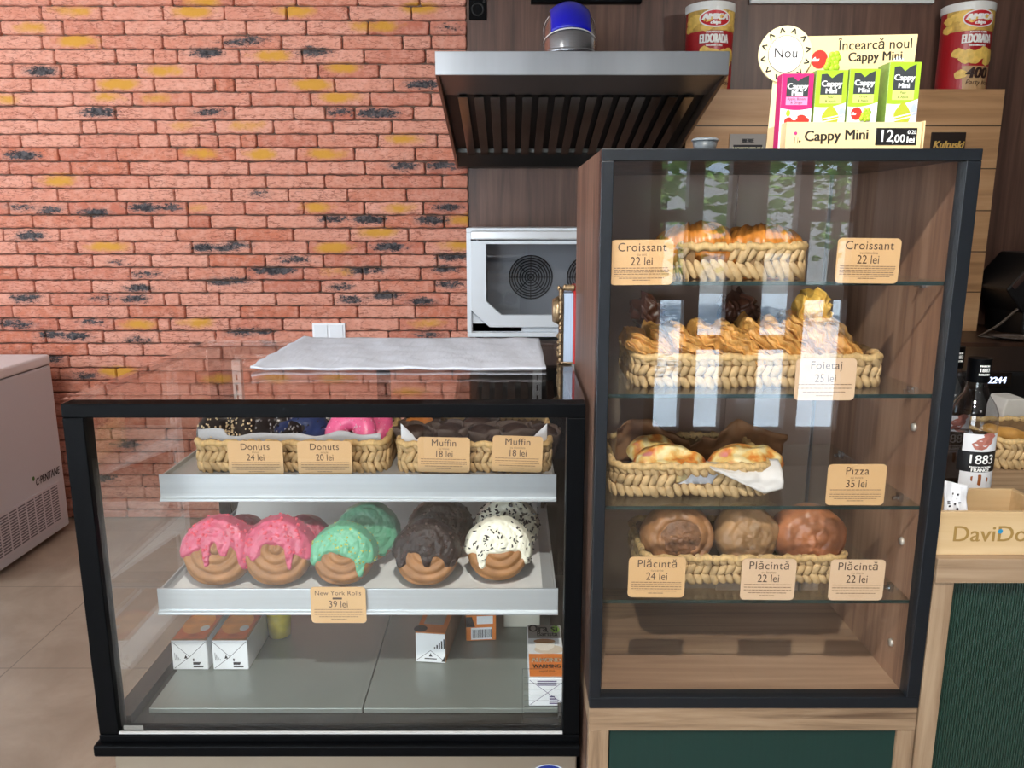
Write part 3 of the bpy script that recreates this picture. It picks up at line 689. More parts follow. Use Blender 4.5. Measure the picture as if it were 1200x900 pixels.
# ------------------------------------------------------------------ oven on its table
st = thing('steel_table', 'stainless steel worktable carrying the oven in front of the walnut panelling', 'table', (.4, 3.75, 0))
MB().box(-.18, 1.2, 3.40, WY - .03, .95, 1.05).build('top', SHELFMETAL, st, bevel=.004)
MB().box(-.15, 1.17, 3.46, WY - .04, .1, .95).build('cabinet_body', pm('under_dark', (34, 32, 32), .6), st)
for x in (-.12, 1.14):
    for y in (3.5, 4.0): MB().cyl((x, y, 0), (x, y, .1), .02).build('leg', STEEL, st)
OY = 3.45
oz0, oz1 = ZV(395, OY), ZV(267, OY)
ox0, ox1 = PX(547, 330, OY), .66
ov = thing('convection_oven', 'silver convection oven with dark glass window under the extractor hood', 'oven', ((ox0 + ox1) / 2, 3.7, 1.05))
m = MB()
m.box(ox0, ox1, OY + .5, OY + .52, oz0, oz1).box(ox0, ox1, OY, OY + .5, oz1 - .02, oz1).box(ox0, ox1, OY, OY + .5, oz0, oz0 + .02).box(ox0, ox0 + .02, OY, OY + .5, oz0 + .02, oz1 - .02).box(ox1 - .16, ox1, OY, OY + .5, oz0 + .02, oz1 - .02)
m.prism([(ox0, oz0), (ox0 + .24, oz0), (ox0 + .24, oz0 + .07), (ox0 + .14, oz0 + .07), (ox0 + .03, oz0 + .18), (ox0, oz0 + .18)], 'y', OY + .021, OY + .026).box(ox0 + .02, ox1 - .16, OY + .021, OY + .026, oz0 + .02, oz0 + .06)
m.build('casing', OVEN_WHITE, ov, bevel=.003)
wx0, wx1 = PX(570, 330, OY), ox1 - .22
wz0, wz1 = ZV(369, OY), ZV(286, OY)
cx_, cz_ = PX(588, 369, OY) - wx0, ZV(353, OY) - wz0
out = [(ox0 + .018, oz1 - .055), (ox0 + .018, oz0 + .05 + .07), (ox0 + .018 + .08, oz0 + .045), (ox1 - .17, oz0 + .045), (ox1 - .17, oz1 - .055)]
inn = [(wx0, wz1), (wx0, wz0 + cz_), (wx0 + cx_, wz0), (wx1, wz0), (wx1, wz1)]
m = MB()
for y0 in (OY - .012,):
    A = [m.v((p[0], y0, p[1])) for p in out]; B = [m.v((p[0], y0, p[1])) for p in inn]; A2 = [m.v((p[0], y0 + .03, p[1])) for p in out]; B2 = [m.v((p[0], y0 + .03, p[1])) for p in inn]
    for i in range(5):
        j = (i + 1) % 5
        m.face([A[i], A[j], B[j], B[i]]); m.face([A2[i], A2[j], B2[j], B2[i]]); m.face([A[i], A[j], A2[j], A2[i]]); m.face([B[i], B[j], B2[j], B2[i]])
dr = m.build('door', OVEN_WHITE, ov, bevel=.002)
MB().box(ox0 + .02, ox1 - .17, OY - .022, OY + .01, oz1 - .05, oz1 - .012).build('door_handle', pm('handle_silver', (226, 230, 234), .25, .5), dr, bevel=.006)
MB().box(wx0 - .005, wx1 + .005, OY + .004, OY + .008, wz0 - .005, wz1 + .005).build('door_glass', GLASS_OVEN, dr)
cav = pm('oven_cavity', (168, 170, 174), .35, .3)
MB().box(ox0 + .02, ox1 - .16, OY + .40, OY + .41, oz0 + .02, oz1 - .02).build('cavity_back', cav, ov)
for fx in (PX(622, 326, OY + .39), PX(690, 326, OY + .39)):
    c = (fx, OY + .392, ZV(325, OY + .39))
    m = MB()
    for k in range(8): r = .016 + k * .0125; m.tube([(c[0] + r * math.cos(a), c[1], c[2] + r * math.sin(a)) for a in [i * math.pi / 16 for i in range(32)]], .0028, 5, True)
    for k in range(8):
        a = k * math.pi / 4; m.cyl((c[0], c[1], c[2]), (c[0] + .104 * math.cos(a), c[1], c[2] + .104 * math.sin(a)), .002, n=5)
    f = m.build('fan_guard', pm('guard', (60, 62, 64), .3, .8), ov)
    MB().lathe([(.106, 0), (.0001, 0)], (c[0], c[1] + .007, c[2]), 32, rot('X', 90)).build('fan_recess', pm('recess', (150, 152, 156), .5), f)
m = MB()
for z in (.09, .17, .25, .33): m.box(ox0 + .022, ox0 + .05, OY + .03, OY + .38, oz0 + z, oz0 + z + .006)
for y in (OY + .06, OY + .33): m.box(ox0 + .04, ox0 + .048, y, y + .008, oz0 + .04, oz1 - .04)
m.build('rack_guide', STEEL, ov)
for x in (ox0 + .05, ox1 - .05):
    for y in (OY + .06, OY + .46): MB().cyl((x, y, 1.05), (x, y, oz0), .018).build('foot', RUBBER, ov)

# ------------------------------------------------------------------ oak back panel, shelves, boards at the back wall
PYF = 3.80
op = thing('oak_back_panel', 'light oak plank panel standing against the dark wall behind the tall case', 'panel', (1.6, 3.94, 1.07))
pz1 = ZV(104.5, PYF)
MB().box(.80, PX(1178, 105, PYF), PYF, PYF + .02, 1.072, pz1 - .02).build('plank_front', OAKPANEL, op)
MB().box(.80, PX(1178, 105, PYF), PYF, WY - .022, pz1 - .02, pz1).build('top_ledge', OAKPANEL, op)
MB().box(.81, PX(1178, 105, PYF) - .01, PYF + .02, WY - .022, 1.072, pz1 - .02).build('backing', WALNUT_DARK, op)
bs = thing('back_shelf_unit', 'dark wooden sideboard along the back wall beyond the bar counter', 'sideboard', (2.2, 3.75, 0))
MB().box(1.22, 3.18, 3.45, WY - .022, 1.03, 1.07).build('top', WALNUT_DARK, bs)
MB().box(1.22, 3.18, 3.60, WY - .022, .0, 1.03).build('body', pm('sideboard_dark', (30, 21, 16), .6), bs)
MB().box(1.22, 3.18, 3.45, 3.60, .66, .70).build('lower_shelf', WALNUT_DARK, bs)
MB().box(1.22, 1.25, 3.45, 3.60, 0, 1.03).build('side', WALNUT_DARK, bs)
mbp = PY(880, 3.5, WY - .05); mbq = PY(1095, 3.5, WY - .05)
menu = thing('menu_board', 'white menu board high on the dark wall between the two chip tins', 'board', ((mbp.x + mbq.x) / 2, WY - .04, mbp.z))
MB().box(mbp.x, mbq.x, WY - .05, WY - .02, mbp.z, mbp.z + .33).build('sheet', pm('board_white', (208, 208, 206), .5), menu, bevel=.002)
sp0 = PY(622, 3, WY - .06)
scr = thing('menu_screen', 'black wall screen high above the extractor hood', 'screen', (.35, WY - .04, sp0.z))
MB().box(sp0.x, PX(752, 2, WY - .06), WY - .065, WY - .02, sp0.z, sp0.z + .30).build('bezel', BLACK, scr, bevel=.003)
MB().box(sp0.x + .01, PX(752, 2, WY - .06) - .01, WY - .0665, WY - .0645, sp0.z + .012, sp0.z + .288).build('display', pm('screen_off', (16, 16, 24), .1), scr)

# dark sign with a gold script, grey sign
def wallsign(name, label, u0, u1, v0, v1, fn, col):
    y = PYF - .006; a = PY(u0, v1, y); b = PY(u1, v0, y)
    t = thing(name, label, 'sign', ((a.x + b.x) / 2, y, a.z))
    MB().box(a.x, b.x, y - .004, PYF - .0005, a.z, b.z).build('plaque', pm(name + '_' + str(col[0]), col, .5), t, bevel=.001)
    fn(t, flat((a.x + b.x) / 2, y - .0046, (a.z + b.z) / 2), b.x - a.x, b.z - a.z)
def gold(t, mp, w, h):
    MB().text('Kultuski', h * .42, mp, bold=.002, slant=.25, sx=.9).build('lettering', pm('gold_ink', (200, 160, 84), .4), t)
    MB().box(mp(-w * .3, 0)[0], mp(w * .3, 0)[0], mp(0, 0)[1] - .0002, mp(0, 0)[1], mp(0, -h * .32)[2], mp(0, -h * .29)[2]).build('underline', pm('gold_ink', (200, 160, 84)), t)
wallsign('plaque_sign', 'small dark brown sign with gold script on the oak panel', 1089, 1132, 155, 185, gold, (34, 20, 14))
def hop(t, mp, w, h):
    MB().text('BERE', h * .22, lambda x, z: mp(x, z + h * .22), bold=.003).build('lettering', pm('ink_black', (26, 24, 26)), t)
    MB().box(mp(-w * .4, 0)[0], mp(w * .4, 0)[0], mp(0, 0)[1] - .0006, mp(0, 0)[1], mp(0, -h * .3)[2], mp(0, h * .06)[2]).build('black_band', pm('ink_black', (26, 24, 26)), t)
    MB().text('HOPFENBRAU', h * .22, lambda x, z: (mp(x, 0)[0], mp(0, 0)[1] - .0012, mp(0, z - h * .12)[2]), bold=.002, sx=.9).build('lettering', pm('band_ink', (206, 196, 160), .5), t)
wallsign('plaque_sign', 'small grey sign with a black lettered band on the oak panel', 854, 898, 157, 186, hop, (150, 142, 134))

# chip tins
def tin(u0, u1, vt, z0, z1, y, label, band, full):
    x = (PX(u0, vt + 20, y) + PX(u1, vt + 20, y)) / 2; r = .108; h = z1 - z0
    t = thing('chip_tin', label, 'tin', (x, y, z0), 'large chip tins on the back wall')
    MB().lathe([(.0001, 0), (r, 0), (r, h)], (x, y, z0), 48).build('tin_body', pm('tin_red', (164, 22, 30), .35), t, smooth=False)
    MB().lathe([(r + .004, h - .012), (r + .006, h), (r + .006, h + .022), (r - .006, h + .026), (.0001, h + .02)], (x, y, z0), 48).build('lid', pm('lid_white', (220, 218, 212), .4), t)
    def wrap(k):
        return lambda a, z: (x + (r + k) * math.sin(a / r), y - (r + k) * math.cos(a / r), z0 + z)
    rg = random.Random(int(u0))
    def patch(m, pts, k):
        c = [sum(p[i] for p in pts) / len(pts) for i in (0, 1)]
        w = wrap(k); q = m.v(w(*c)); P = [m.v(w(*p)) for p in pts]
        for i in range(len(P)): m.face([q, P[i], P[(i + 1) % len(P)]])
    W = r * 1.35
    m = MB(); b0, b1 = band
    for i in range(12): m.face([m.v(wrap(.001)(-W + 2 * W * (i + d) / 12, z)) for d, z in ((0, h * b1), (1, h * b1), (1, h * .985), (0, h * .985))])
    m.build('chip_picture', pm('chips_back', (196, 156, 74), .5, var=.25, scale=40), t)
    m = MB()
    def chip(cx, cz, s, k):
        n = 9; a0 = rg.random() * 6
        patch(m, [(cx + s * rg.uniform(.75, 1.15) * math.cos(a0 + i * 6.283 / n), cz + .7 * s * rg.uniform(.75, 1.15) * math.sin(a0 + i * 6.283 / n)) for i in range(n)], k)
    for i in range(22): chip(rg.uniform(-W, W) * .95, h * rg.uniform(b1 + .03, .95), r * .26, .002 + i * .0001)
    if full:
        for i in range(15): chip(rg.uniform(-.85, .85) * r, h * rg.uniform(.33, b0 - .04), r * .3, .002 + i * .0001)
        chip(-r * .55, h * .2, r * .28, .004)
    m.build('chip_slices', pm('chip_yellow', (226, 186, 92), .5, var=.15, scale=50), t, kind='stuff')
    if full:
        m = MB(); pts = [(-r * .42, .005), (r * .75, .005), (r * .85, h * .3), (-r * .5, h * .3)]
        N_ = 10
        for i in range(N_):
            f = i / N_; g = (i + 1) / N_
            m.face([m.v(wrap(.0012)(a, z)) for a, z in ((pts[0][0] + (pts[1][0] - pts[0][0]) * f, .005), (pts[0][0] + (pts[1][0] - pts[0][0]) * g, .005), (pts[3][0] + (pts[2][0] - pts[3][0]) * g, h * .3), (pts[3][0] + (pts[2][0] - pts[3][0]) * f, h * .3))])
        m.build('bowl_picture', pm('bowl_tan', (186, 148, 104), .5), t)
        ink = pm('tin_ink', (50, 26, 18), .5)
        MB().text('400', r * .62, lambda a, z: wrap(.0045)(a + r * .12, h * .21 + z), bold=.004, slant=.15).build('lettering', ink, t)
        MB().text('Party box', r * .28, lambda a, z: wrap(.0045)(a + r * .22, h * .1 + z), slant=.2).build('lettering', ink, t)
    zc = h * (b0 + b1) / 2
    wh = pm('tin_white', (236, 232, 226), .5)
    m = MB().text('ELDORADA', h * (b1 - b0) * .62, lambda a, z: wrap(.004)(a * .56, zc + z * 1.2), bold=.005)
    m.text('POTATO CHIPS', h * (b1 - b0) * .15, lambda a, z: wrap(.004)(a, zc + h * (b1 - b0) * .40 + z), bold=.001).text('WESTERN STYLE', h * (b1 - b0) * .14, lambda a, z: wrap(.004)(a, zc - h * (b1 - b0) * .39 + z), bold=.001)
    m.build('lettering', wh, t)
    zo = h * (b1 + .985) / 2 + h * .01
    m = MB(); patch(m, [(r * .66 * math.cos(i * .26), zo + r * .36 * math.sin(i * .26)) for i in range(24)], .0052); m.build('oval_rim', wh, t)
    m = MB(); patch(m, [(r * .61 * math.cos(i * .26), zo + r * .31 * math.sin(i * .26)) for i in range(24)], .0058); m.build('oval_mark', pm('oval_red', (190, 24, 34), .4), t)
    MB().text('AMICA', r * .34, lambda a, z: wrap(.0066)(a, zo + r * .05 + z), bold=.004, slant=.15).text('chips', r * .2, lambda a, z: wrap(.0066)(a, zo - r * .17 + z), bold=.002, slant=.2).build('lettering', wh, t)
ty = WY - .15
tin(1104, 1163, 4, pz1, ZV(9, ty) - .02, ty, 'tall red chip tin with yellow picture standing on top of the oak panel', (.52, .72), True)
tin(807, 857, 2, pz1, ZV(9, ty) - .02, ty, 'red chip tin partly hidden behind the stainless steel hood', (.52, .72), True)

# ------------------------------------------------------------------ woven baskets
STRAW = pm('water_hyacinth', (188, 158, 112), .65, var=.32, scale=55, bump=.4, bscale=160, stretch=(1, 1, 1))
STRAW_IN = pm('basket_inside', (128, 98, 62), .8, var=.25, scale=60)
STRAW_RIM = pm('basket_rim', (206, 172, 116), .6, var=.22, scale=70, stretch=(3, 3, 1), bump=.3, bscale=200)
def rrect(x0, x1, y0, y1, r, n):
    "n points round a rounded rectangle, starting on the front side, with outward directions"
    L = [(x1 - x0 - 2 * r), (y1 - y0 - 2 * r)]; arc = math.pi * r / 2; per = 2 * sum(L) + 4 * arc; pts = []
    for i in range(n):
        s = per * i / n
        for k in range(4):
            ln = L[k % 2]
            cx, cy = [(x0 + r, y0 + r), (x1 - r, y0 + r), (x1 - r, y1 - r), (x0 + r, y1 - r)][k]
            dx, dy = [(1, 0), (0, 1), (-1, 0), (0, -1)][k]; nx, ny = [(0, -1), (1, 0), (0, 1), (-1, 0)][k]
            if s <= ln: pts.append(((cx + nx * r + dx * s, cy + ny * r + dy * s), (nx, ny))); break
            s -= ln
            if s <= arc:
                a = s / r; n2 = (nx * math.cos(a) + dx * math.sin(a), ny * math.cos(a) + dy * math.sin(a))
                ex, ey = [(x1 - r, y0 + r), (x1 - r, y1 - r), (x0 + r, y1 - r), (x0 + r, y0 + r)][k]
                pts.append(((ex + n2[0] * r, ey + n2[1] * r), n2)); break
            s -= arc
        else: pts.append(pts[-1])
    return pts, per
def basket(label, x0, x1, y0, y1, z0, h, slot=None, rows=3, group=None, step=.0112, lift=0.0, seed=1):
    rnd = random.Random(seed)
    t = thing('woven_basket', label, 'basket', ((x0 + x1) / 2, (y0 + y1) / 2, z0), group)
    r = .022; e = .007
    def inslot(x, y, z): return slot and y < y0 + .012 and slot[0] < x < slot[1] and slot[2] < (z - z0) / h < slot[3]
    pts, per = rrect(x0 + e, x1 - e, y0 + e, y1 - e, r - e / 2, 96)
    m = MB()
    m.grid(lambda u, w: Vector((pts[round(u * 96) % 96][0][0], pts[round(u * 96) % 96][0][1], z0 + .002 + w * (h - .004))), 96, 12, wu=True,
           mask=lambda u, w: not inslot(*[pts[int(u * 96)][0][i] for i in (0, 1)], z0 + w * h))
    c = m.v(((x0 + x1) / 2, (y0 + y1) / 2, z0 + .003)); B = [m.v((p[0], p[1], z0 + .003)) for p, _ in pts]
    for i in range(96): m.face([c, B[i], B[(i + 1) % 96]])
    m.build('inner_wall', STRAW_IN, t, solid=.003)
    n = int(per / step); m = MB(); rh = h / rows
    for j in range(rows):
        P, _ = rrect(x0 + e * .6, x1 - e * .6, y0 + e * .6, y1 - e * .6, r, n)
        for i in range(n):
            (x, y), (nx, ny) = P[(i) % n]
            z = z0 + rh * (j + .5) + rnd.uniform(-.0015, .0015)
            if inslot(x, y, z): continue
            T = Vector((-ny, nx, 0)); N_ = Vector((nx, ny, 0)); lean = math.radians((34 if j % 2 else -34) + rnd.uniform(-10, 10))
            A = (Vector((0, 0, 1)) * math.cos(lean) + T * math.sin(lean)); Bv = N_.cross(A)
            M = Matrix((Bv, N_, A)).transposed()
            s = rnd.uniform(.9, 1.12)
            m.ell((x + nx * rnd.uniform(-.001, .0015), y + ny * rnd.uniform(-.001, .0015), z), (.0062 * s, .0042, rh * .72 * s), M, 7, 5)
    m.build('woven_wall', STRAW, t, smooth=True)
    P, _ = rrect(x0 + e * .6, x1 - e * .6, y0 + e * .6, y1 - e * .6, r, 140)
    m = MB().tube([(p[0], p[1], z0 + h - .003 + .0015 * math.sin(i * 1.3)) for i, (p, _) in enumerate(P)], lambda q: .0055 + .0012 * math.sin(q * 420), 8, True)
    m.build('rim', STRAW_RIM, t, smooth=True)
    return t

RS = SH
bk1 = basket('short woven basket holding two croissants on the top glass shelf', PX(798, 305, 1.075), PX(950, 305, 1.075), 1.070, 1.235, RS[0] + .001, .045, (PX(812, 305, 1.07), PX(862, 305, 1.07), .35, .82), 2, seed=1)
bk2 = basket('long woven basket full of flaky pastries on the second glass shelf', PX(742, 430, 1.08), PX(1040, 430, 1.08), 1.075, 1.25, RS[1] + .001, .044, None, 3, seed=2)
bk3 = basket('woven basket with handle slot holding pizza slices on the third glass shelf', PX(712, 572, 1.08) + .004, PX(905, 572, 1.08), 1.072, 1.245, RS[2] + .001, .046, (PX(790, 572, 1.07), PX(842, 572, 1.07), .3, .8), 3, seed=3)
bk4 = basket('low woven basket of brown spiral pies on the lowest glass shelf', PX(752, 668, 1.09), PX(997, 668, 1.09), 1.085, 1.25, RS[3] + .001, .041, None, 3, seed=4)
bk5 = basket('woven basket of donuts on the upper shelf of the low case', PX(225, 525, 1.28), PX(455, 525, 1.28), 1.272, 1.46, USZ + .001, .053, None, 3, seed=5)
bk6 = basket('woven basket of chocolate muffins on the upper shelf of the low case', PX(463, 525, 1.28), PX(648, 525, 1.28), 1.272, 1.46, USZ + .001, .051, None, 3, seed=6)

# ------------------------------------------------------------------ price cards
CARD = pm('card_tan', (212, 172, 122), .42)
CARDS_PALE = pm('card_pale', (216, 184, 150), .42)
INK = pm('card_ink', (74, 54, 40), .6)
INK2 = pm('card_small_ink', (126, 98, 70), .6)
def card(label, title, sub, price, u0, u1, v0, v1, y, roll=0.0, mat=CARD, lines=5, seed=0, patch=False, blot=False):
    a = PY(u0, v1, y); b = PY(u1, v0, y); w, h = b.x - a.x, b.z - a.z
    t = thing('price_card', label, 'price card', ((a.x + b.x) / 2, y, a.z), 'printed price cards in front of the pastries')
    m = MB(); r = .006; P = []
    for cx, cz, a0 in ((w / 2 - r, h - r, 0), (-w / 2 + r, h - r, 90), (-w / 2 + r, r, 180), (w / 2 - r, r, 270)):
        for k in range(6): q = math.radians(a0 + k * 18); P.append((cx + r * math.cos(q), cz + r * math.sin(q)))
    ca, sa = math.cos(roll), math.sin(roll)
    W = lambda x, z: (t.location.x + ca * x - sa * (z - h / 2), t.location.z + h / 2 + sa * x + ca * (z - h / 2))
    m.prism([W(*p) for p in P], 'y', y, y + .0012)
    m.build('card', mat, t)
    mp = lambda x, z: (W(x, z)[0], y - .0003, W(x, z)[1])
    s = min(h * .27, w * .98 / (.56 * len(title)))
    m = MB().text(title, s, lambda x, z: mp(x, z + h * .83), sx=.98, spacing=1.06).text(price, h * .27, lambda x, z: mp(x, z + h * .52), sx=.86)
    if blot: m.box(W(-w * .1, 0)[0], W(w * .07, 0)[0], y - .0005, y - .0002, W(0, h * .66)[1], W(0, h * .71)[1])
    m.build('lettering', INK, t, recalc=False)
    m = MB(); rnd = random.Random(seed)
    if sub and not blot: m.text(sub, h * .085, lambda x, z: mp(x, z + h * .675))
    for k in range(lines):
        z = h * (.37 - k * .27 / max(1, lines - 1)); hw = w * (.44 if k < lines - 2 else .36 if k == lines - 2 else .14); x = -hw
        while x < hw - .001:
            q = min(hw, x + rnd.uniform(.002, .006))
            m.shape([(x, z), (q, z), (q, z + h * .018), (x, z + h * .018)], mp); x = q + .0008
    m.build('small_print', INK2, t, recalc=False)
    return t
yc = RY0 + .0135
card('tan card reading Croissant 22 lei in front of the croissant basket', 'Croissant', 'cu unt', '22 lei', 714.5, 790, 281, 334, yc, .008, CARD, 7, 1)
card('tan card reading Croissant 22 lei against the oak side of the top shelf', 'Croissant', 'cu ciocolata', '22 lei', 978, 1057, 279, 332, yc, -.012, CARD, 7, 2)
card('pale card reading Foietaj 25 lei on the second glass shelf', 'Foietaj', '', '25 lei', 930, 1005, 420, 469, yc, 0, CARDS_PALE, 4, 3)
card('tan card reading Pizza 35 lei on the third glass shelf', 'Pizza', 'cu sunca', '35 lei', 967, 1040, 544, 592, yc, 0, CARD, 6, 4)
card('tan card reading Plăcintă 24 lei at the end of the pie basket', 'Plăcintă', 'cu carne', '24 lei', 735.5, 804, 653, 700, yc, -.01, CARD, 6, 5)
card('pale card reading Plăcintă 22 lei in front of the middle pie', 'Plăcintă', 'cu branza', '22 lei', 867, 934, 655, 703, yc, -.01, CARDS_PALE, 5, 6)
card('pale card reading Plăcintă 22 lei beside the pie basket near the oak side', 'Plăcintă', 'cu mere', '22 lei', 970, 1038.5, 656, 703.5, yc, -.005, CARDS_PALE, 5, 7)
yl = 1.262
card('tan card reading Donuts 24 lei before the black donuts', 'Donuts', 'Oreo', '24 lei', 269, 330.5, 517, 557, UY + .008, 0, CARD, 5, 8)
card('tan card reading Donuts 20 lei before the blue and pink donuts', 'Donuts', 'simple', '20 lei', 350, 411.5, 517, 557, UY + .008, 0, CARD, 5, 9)
card('tan card reading Muffin 18 lei at the basket end near the donuts', 'Muffin', 'cu visine', '18 lei', 490, 550.5, 512.5, 553.5, UY + .012, -.02, CARD, 5, 10)
card('tan card reading Muffin 18 lei at the basket end near the tall case', 'Muffin', 'cu ciocolata', '18 lei', 577, 636, 511, 553, UY + .012, -.03, CARD, 5, 11)
card('tan card reading New York Rolls 39 lei hung on the lower shelf rail', 'New York Rolls', '', '39 lei', 365.5, 428, 688, 730, DY - .007, 0, CARD, 5, 12, blot=True)

# ------------------------------------------------------------------ iced rolls on the lower shelf
DOUGH = pm('baked_dough', (150, 103, 58), .55, var=.25, scale=38, bump=.3, bscale=90)
def dough_point(ang, ph, R, T, sp=(0, .012), amp=.0035, turns=3.4, wob=0.0):
    e = .55
    cr = math.copysign(abs(math.cos(ph)) ** e, math.cos(ph)); sr = math.copysign(abs(math.sin(ph)) ** e, math.sin(ph))
    r = R * cr * (1 + wob * math.sin(2 * ang + 1) + .012 * math.sin(5 * ang))
    x, z = r * math.cos(ang), r * math.sin(ang); y = T / 2 * sr
    if ph < 0:                                     # the front carries the spiral
        qx, qz = x - sp[0], z - sp[1]; rr = math.hypot(qx, qz) / R; qa = math.atan2(qz, qx)
        f = (rr * turns - qa / (2 * math.pi)) % 1.0
        y -= amp * (1 - abs(2 * f - 1) ** 2.2 * 1.6) * min(1, -math.sin(ph) * 1.6) + .004 * (1 - min(1, rr)) 
    elif True:
        y += 0
    edge = math.cos(ph) if ph > -.4 else 0
    x *= 1 + .012 * math.sin(ph * 22) * edge; z *= 1 + .012 * math.sin(ph * 22) * edge
    return Vector((x, y, z))
def phi(w):                                        # spreads rings evenly over face and side
    q = 2 * w - 1
    return math.copysign(abs(q) ** .55, q) * math.pi / 2 * .9995 if False else (w - .5) * math.pi * .999
def roll(label, u, v, y, R, T, icing, sprinkle, lean, drips, seed, base=.0, spin=0, frost=None):
    rnd = random.Random(seed)
    zb = DSZ + R * math.cos(math.radians(lean)) + T / 2 * math.sin(math.radians(lean)) - .0005
    x = PX(u, v, y)
    t = thing('iced_roll', label, 'pastry', (x, y, zb - R), 'round iced rolls on the lower shelf')
    M = rot('X', -lean); M = rot('Z', spin) @ M
    c = Vector((x, y, zb))
    def ring(w): 
        # denser rings on the front face: radius roughly linear
        if w < .5:
            rr = w / .5; return -math.acos(min(1, rr ** (1 / .55) if rr < 1 else 1)) if rr > 0 else -math.pi / 2
        q = (w - .5) / .5; return q * math.pi / 2
    fn = lambda a, w: dough_point(a * 2 * math.pi, ring(w), R, T, wob=.02)
    fn0 = lambda a, w: dough_point(a * 2 * math.pi, ring(w), R, T, amp=.0012, wob=.02)
    MB().grid(lambda a, w: c + M @ fn(a, w), 72, 44, wu=True).build('pastry', DOUGH, t, smooth=True)
    def bound(xn):                                  # lower edge of the icing
        b = base * R + .12 * R * math.sin(3.1 * xn + seed) + .3 * R * xn * xn * -1.0
        for dx, dw, dl in drips: b -= dl * R * math.exp(-((xn - dx) / dw) ** 4)
        return b
    def ice(a, w):
        p = fn0(a, w); d = p.normalized()
        n = Vector((d.x, 0, d.z)) * (1 if w > .42 else w / .42) + Vector((0, -1 if w < .5 else (.5 - w) * 2, 0))
        n.normalize()
        h = p.z - bound(p.x / R)
        th = -.003 + .0078 * max(0, min(1, (h + .002) / .007)) + (.0016 * noise.noise(p * 110 + Vector((seed, 0, 0))) + .0012 * noise.noise(p * 260)) * (h > .003)
        # fill the grooves under the icing
        return c + M @ (p + n * th)
    def msk(a, w):
        p = fn0(a, w); return p.z - bound(p.x / R) > -.004 and w < .93
    MB().grid(ice, 140, 70, wu=True, mask=msk).build('icing', icing, t, smooth=True)
    if sprinkle:
        sm, n_, sz, zmin, sp_shape = sprinkle
        m = MB(); k = 0
        while k < n_:
            a, w = rnd.random(), rnd.uniform(.05, .72)
            p = fn(a, w); h = p.z - bound(p.x / R)
            if h < zmin * R or rnd.random() > (w / .5 if w < .5 else 1): continue
            k += 1; q = ice(a, w)
            D = Matrix.Rotation(rnd.random() * 6, 3, 'Y') @ Matrix.Rotation(rnd.uniform(-.5, .5), 3, 'X')
            s = sz * rnd.uniform(.6, 1.3)
            m.ell(q + M @ Vector((0, -.0005, 0)), (s * sp_shape[0], s * .5, s * sp_shape[1]), M @ D, 6, 4)
        m.build('sprinkles', sm, t, kind='stuff')
    return t
PINK = pm('pink_icing', (190, 78, 106), .35, var=.12, scale=50, bump=.25, bscale=140)
CRUMB_PINK = pm('pink_crumbs', (206, 66, 88), .6)
MINT = pm('mint_icing', (98, 170, 134), .35, var=.08, scale=40, bump=.2, bscale=120)
NUTS = pm('nut_crumbs', (164, 168, 72), .6, var=.5, scale=150)
CHOC = pm('chocolate_icing', (34, 19, 15), .42, spec=.3, var=.2, scale=60, bump=.5, bscale=110)
CHOC_CR = pm('chocolate_crumbs', (62, 40, 34), .25)
WHITE_ICE = pm('white_icing', (236, 232, 212), .35, var=.03, scale=30, bump=.15, bscale=80)
COOKIE = pm('cookie_crumbs', (22, 17, 17), .5)
MAROON = pm('dark_pink_icing', (176, 62, 88), .4, var=.15, scale=40, bump=.3, bscale=120)
sC = (CRUMB_PINK, 130, .0022, .12, (1, 1)); sN = (NUTS, 120, .0016, .15, (1, 1)); sB = (COOKIE, 120, .0027, .12, (.45, 1.2)); sK = (CHOC_CR, 120, .002, .1, (1, 1))
roll('pink iced roll with long middle drip, endmost of the front row near the bricks', 257, 650, 1.230, .0562, .046, PINK, sC, 12, [(-.18, .11, .62), (.28, .16, .38), (.85, .2, .45)], 1, .2)
roll('pink iced roll beside the mint roll in the front row', 327, 652, 1.230, .0558, .046, PINK, sC, 12, [(.42, .1, .55), (-.55, .16, .3)], 2, .16)
roll('mint green iced roll with nut crumbs in the front row', 403, 650, 1.230, .0500, .046, MINT, sN, 14, [(.6, .13, .5), (-.85, .3, .15)], 3, .04)
roll('chocolate iced roll with glossy crumbs in the front row', 500, 650, 1.228, .0520, .048, CHOC, sK, 14, [(-.72, .16, .45), (.05, .16, .35), (.75, .2, .3)], 4, .1)
roll('white iced roll with dark cookie bits in the front row', 584, 641, 1.246, .0518, .046, WHITE_ICE, sB, 14, [(-.5, .13, .5), (.95, .2, .4)], 5, .05)
roll('dark pink iced roll hidden behind the endmost pink roll', 285, 640, 1.298, .043, .044, MAROON, None, 24, [(.3, .2, .3)], 6, -.1)
roll('dark pink iced roll peeking out behind the second pink roll', 356, 640, 1.298, .043, .044, MAROON, None, 24, [(-.3, .2, .3)], 7, -.1)
roll('larger mint iced roll standing behind the front mint roll', 431, 623, 1.318, .0510, .052, MINT, None, 16, [(.5, .2, .4)], 8, -.25)
roll('chocolate iced roll standing behind the front chocolate roll', 516, 615, 1.335, .0525, .052, CHOC, sK, 14, [(.4, .2, .3)], 9, -.3)
roll('white iced roll with heavy cookie bits behind the front white roll', 594, 608, 1.340, .052, .05, WHITE_ICE, (COOKIE, 260, .003, .1, (.6, 1.2)), 14, [(.4, .2, .3)], 10, -.3)
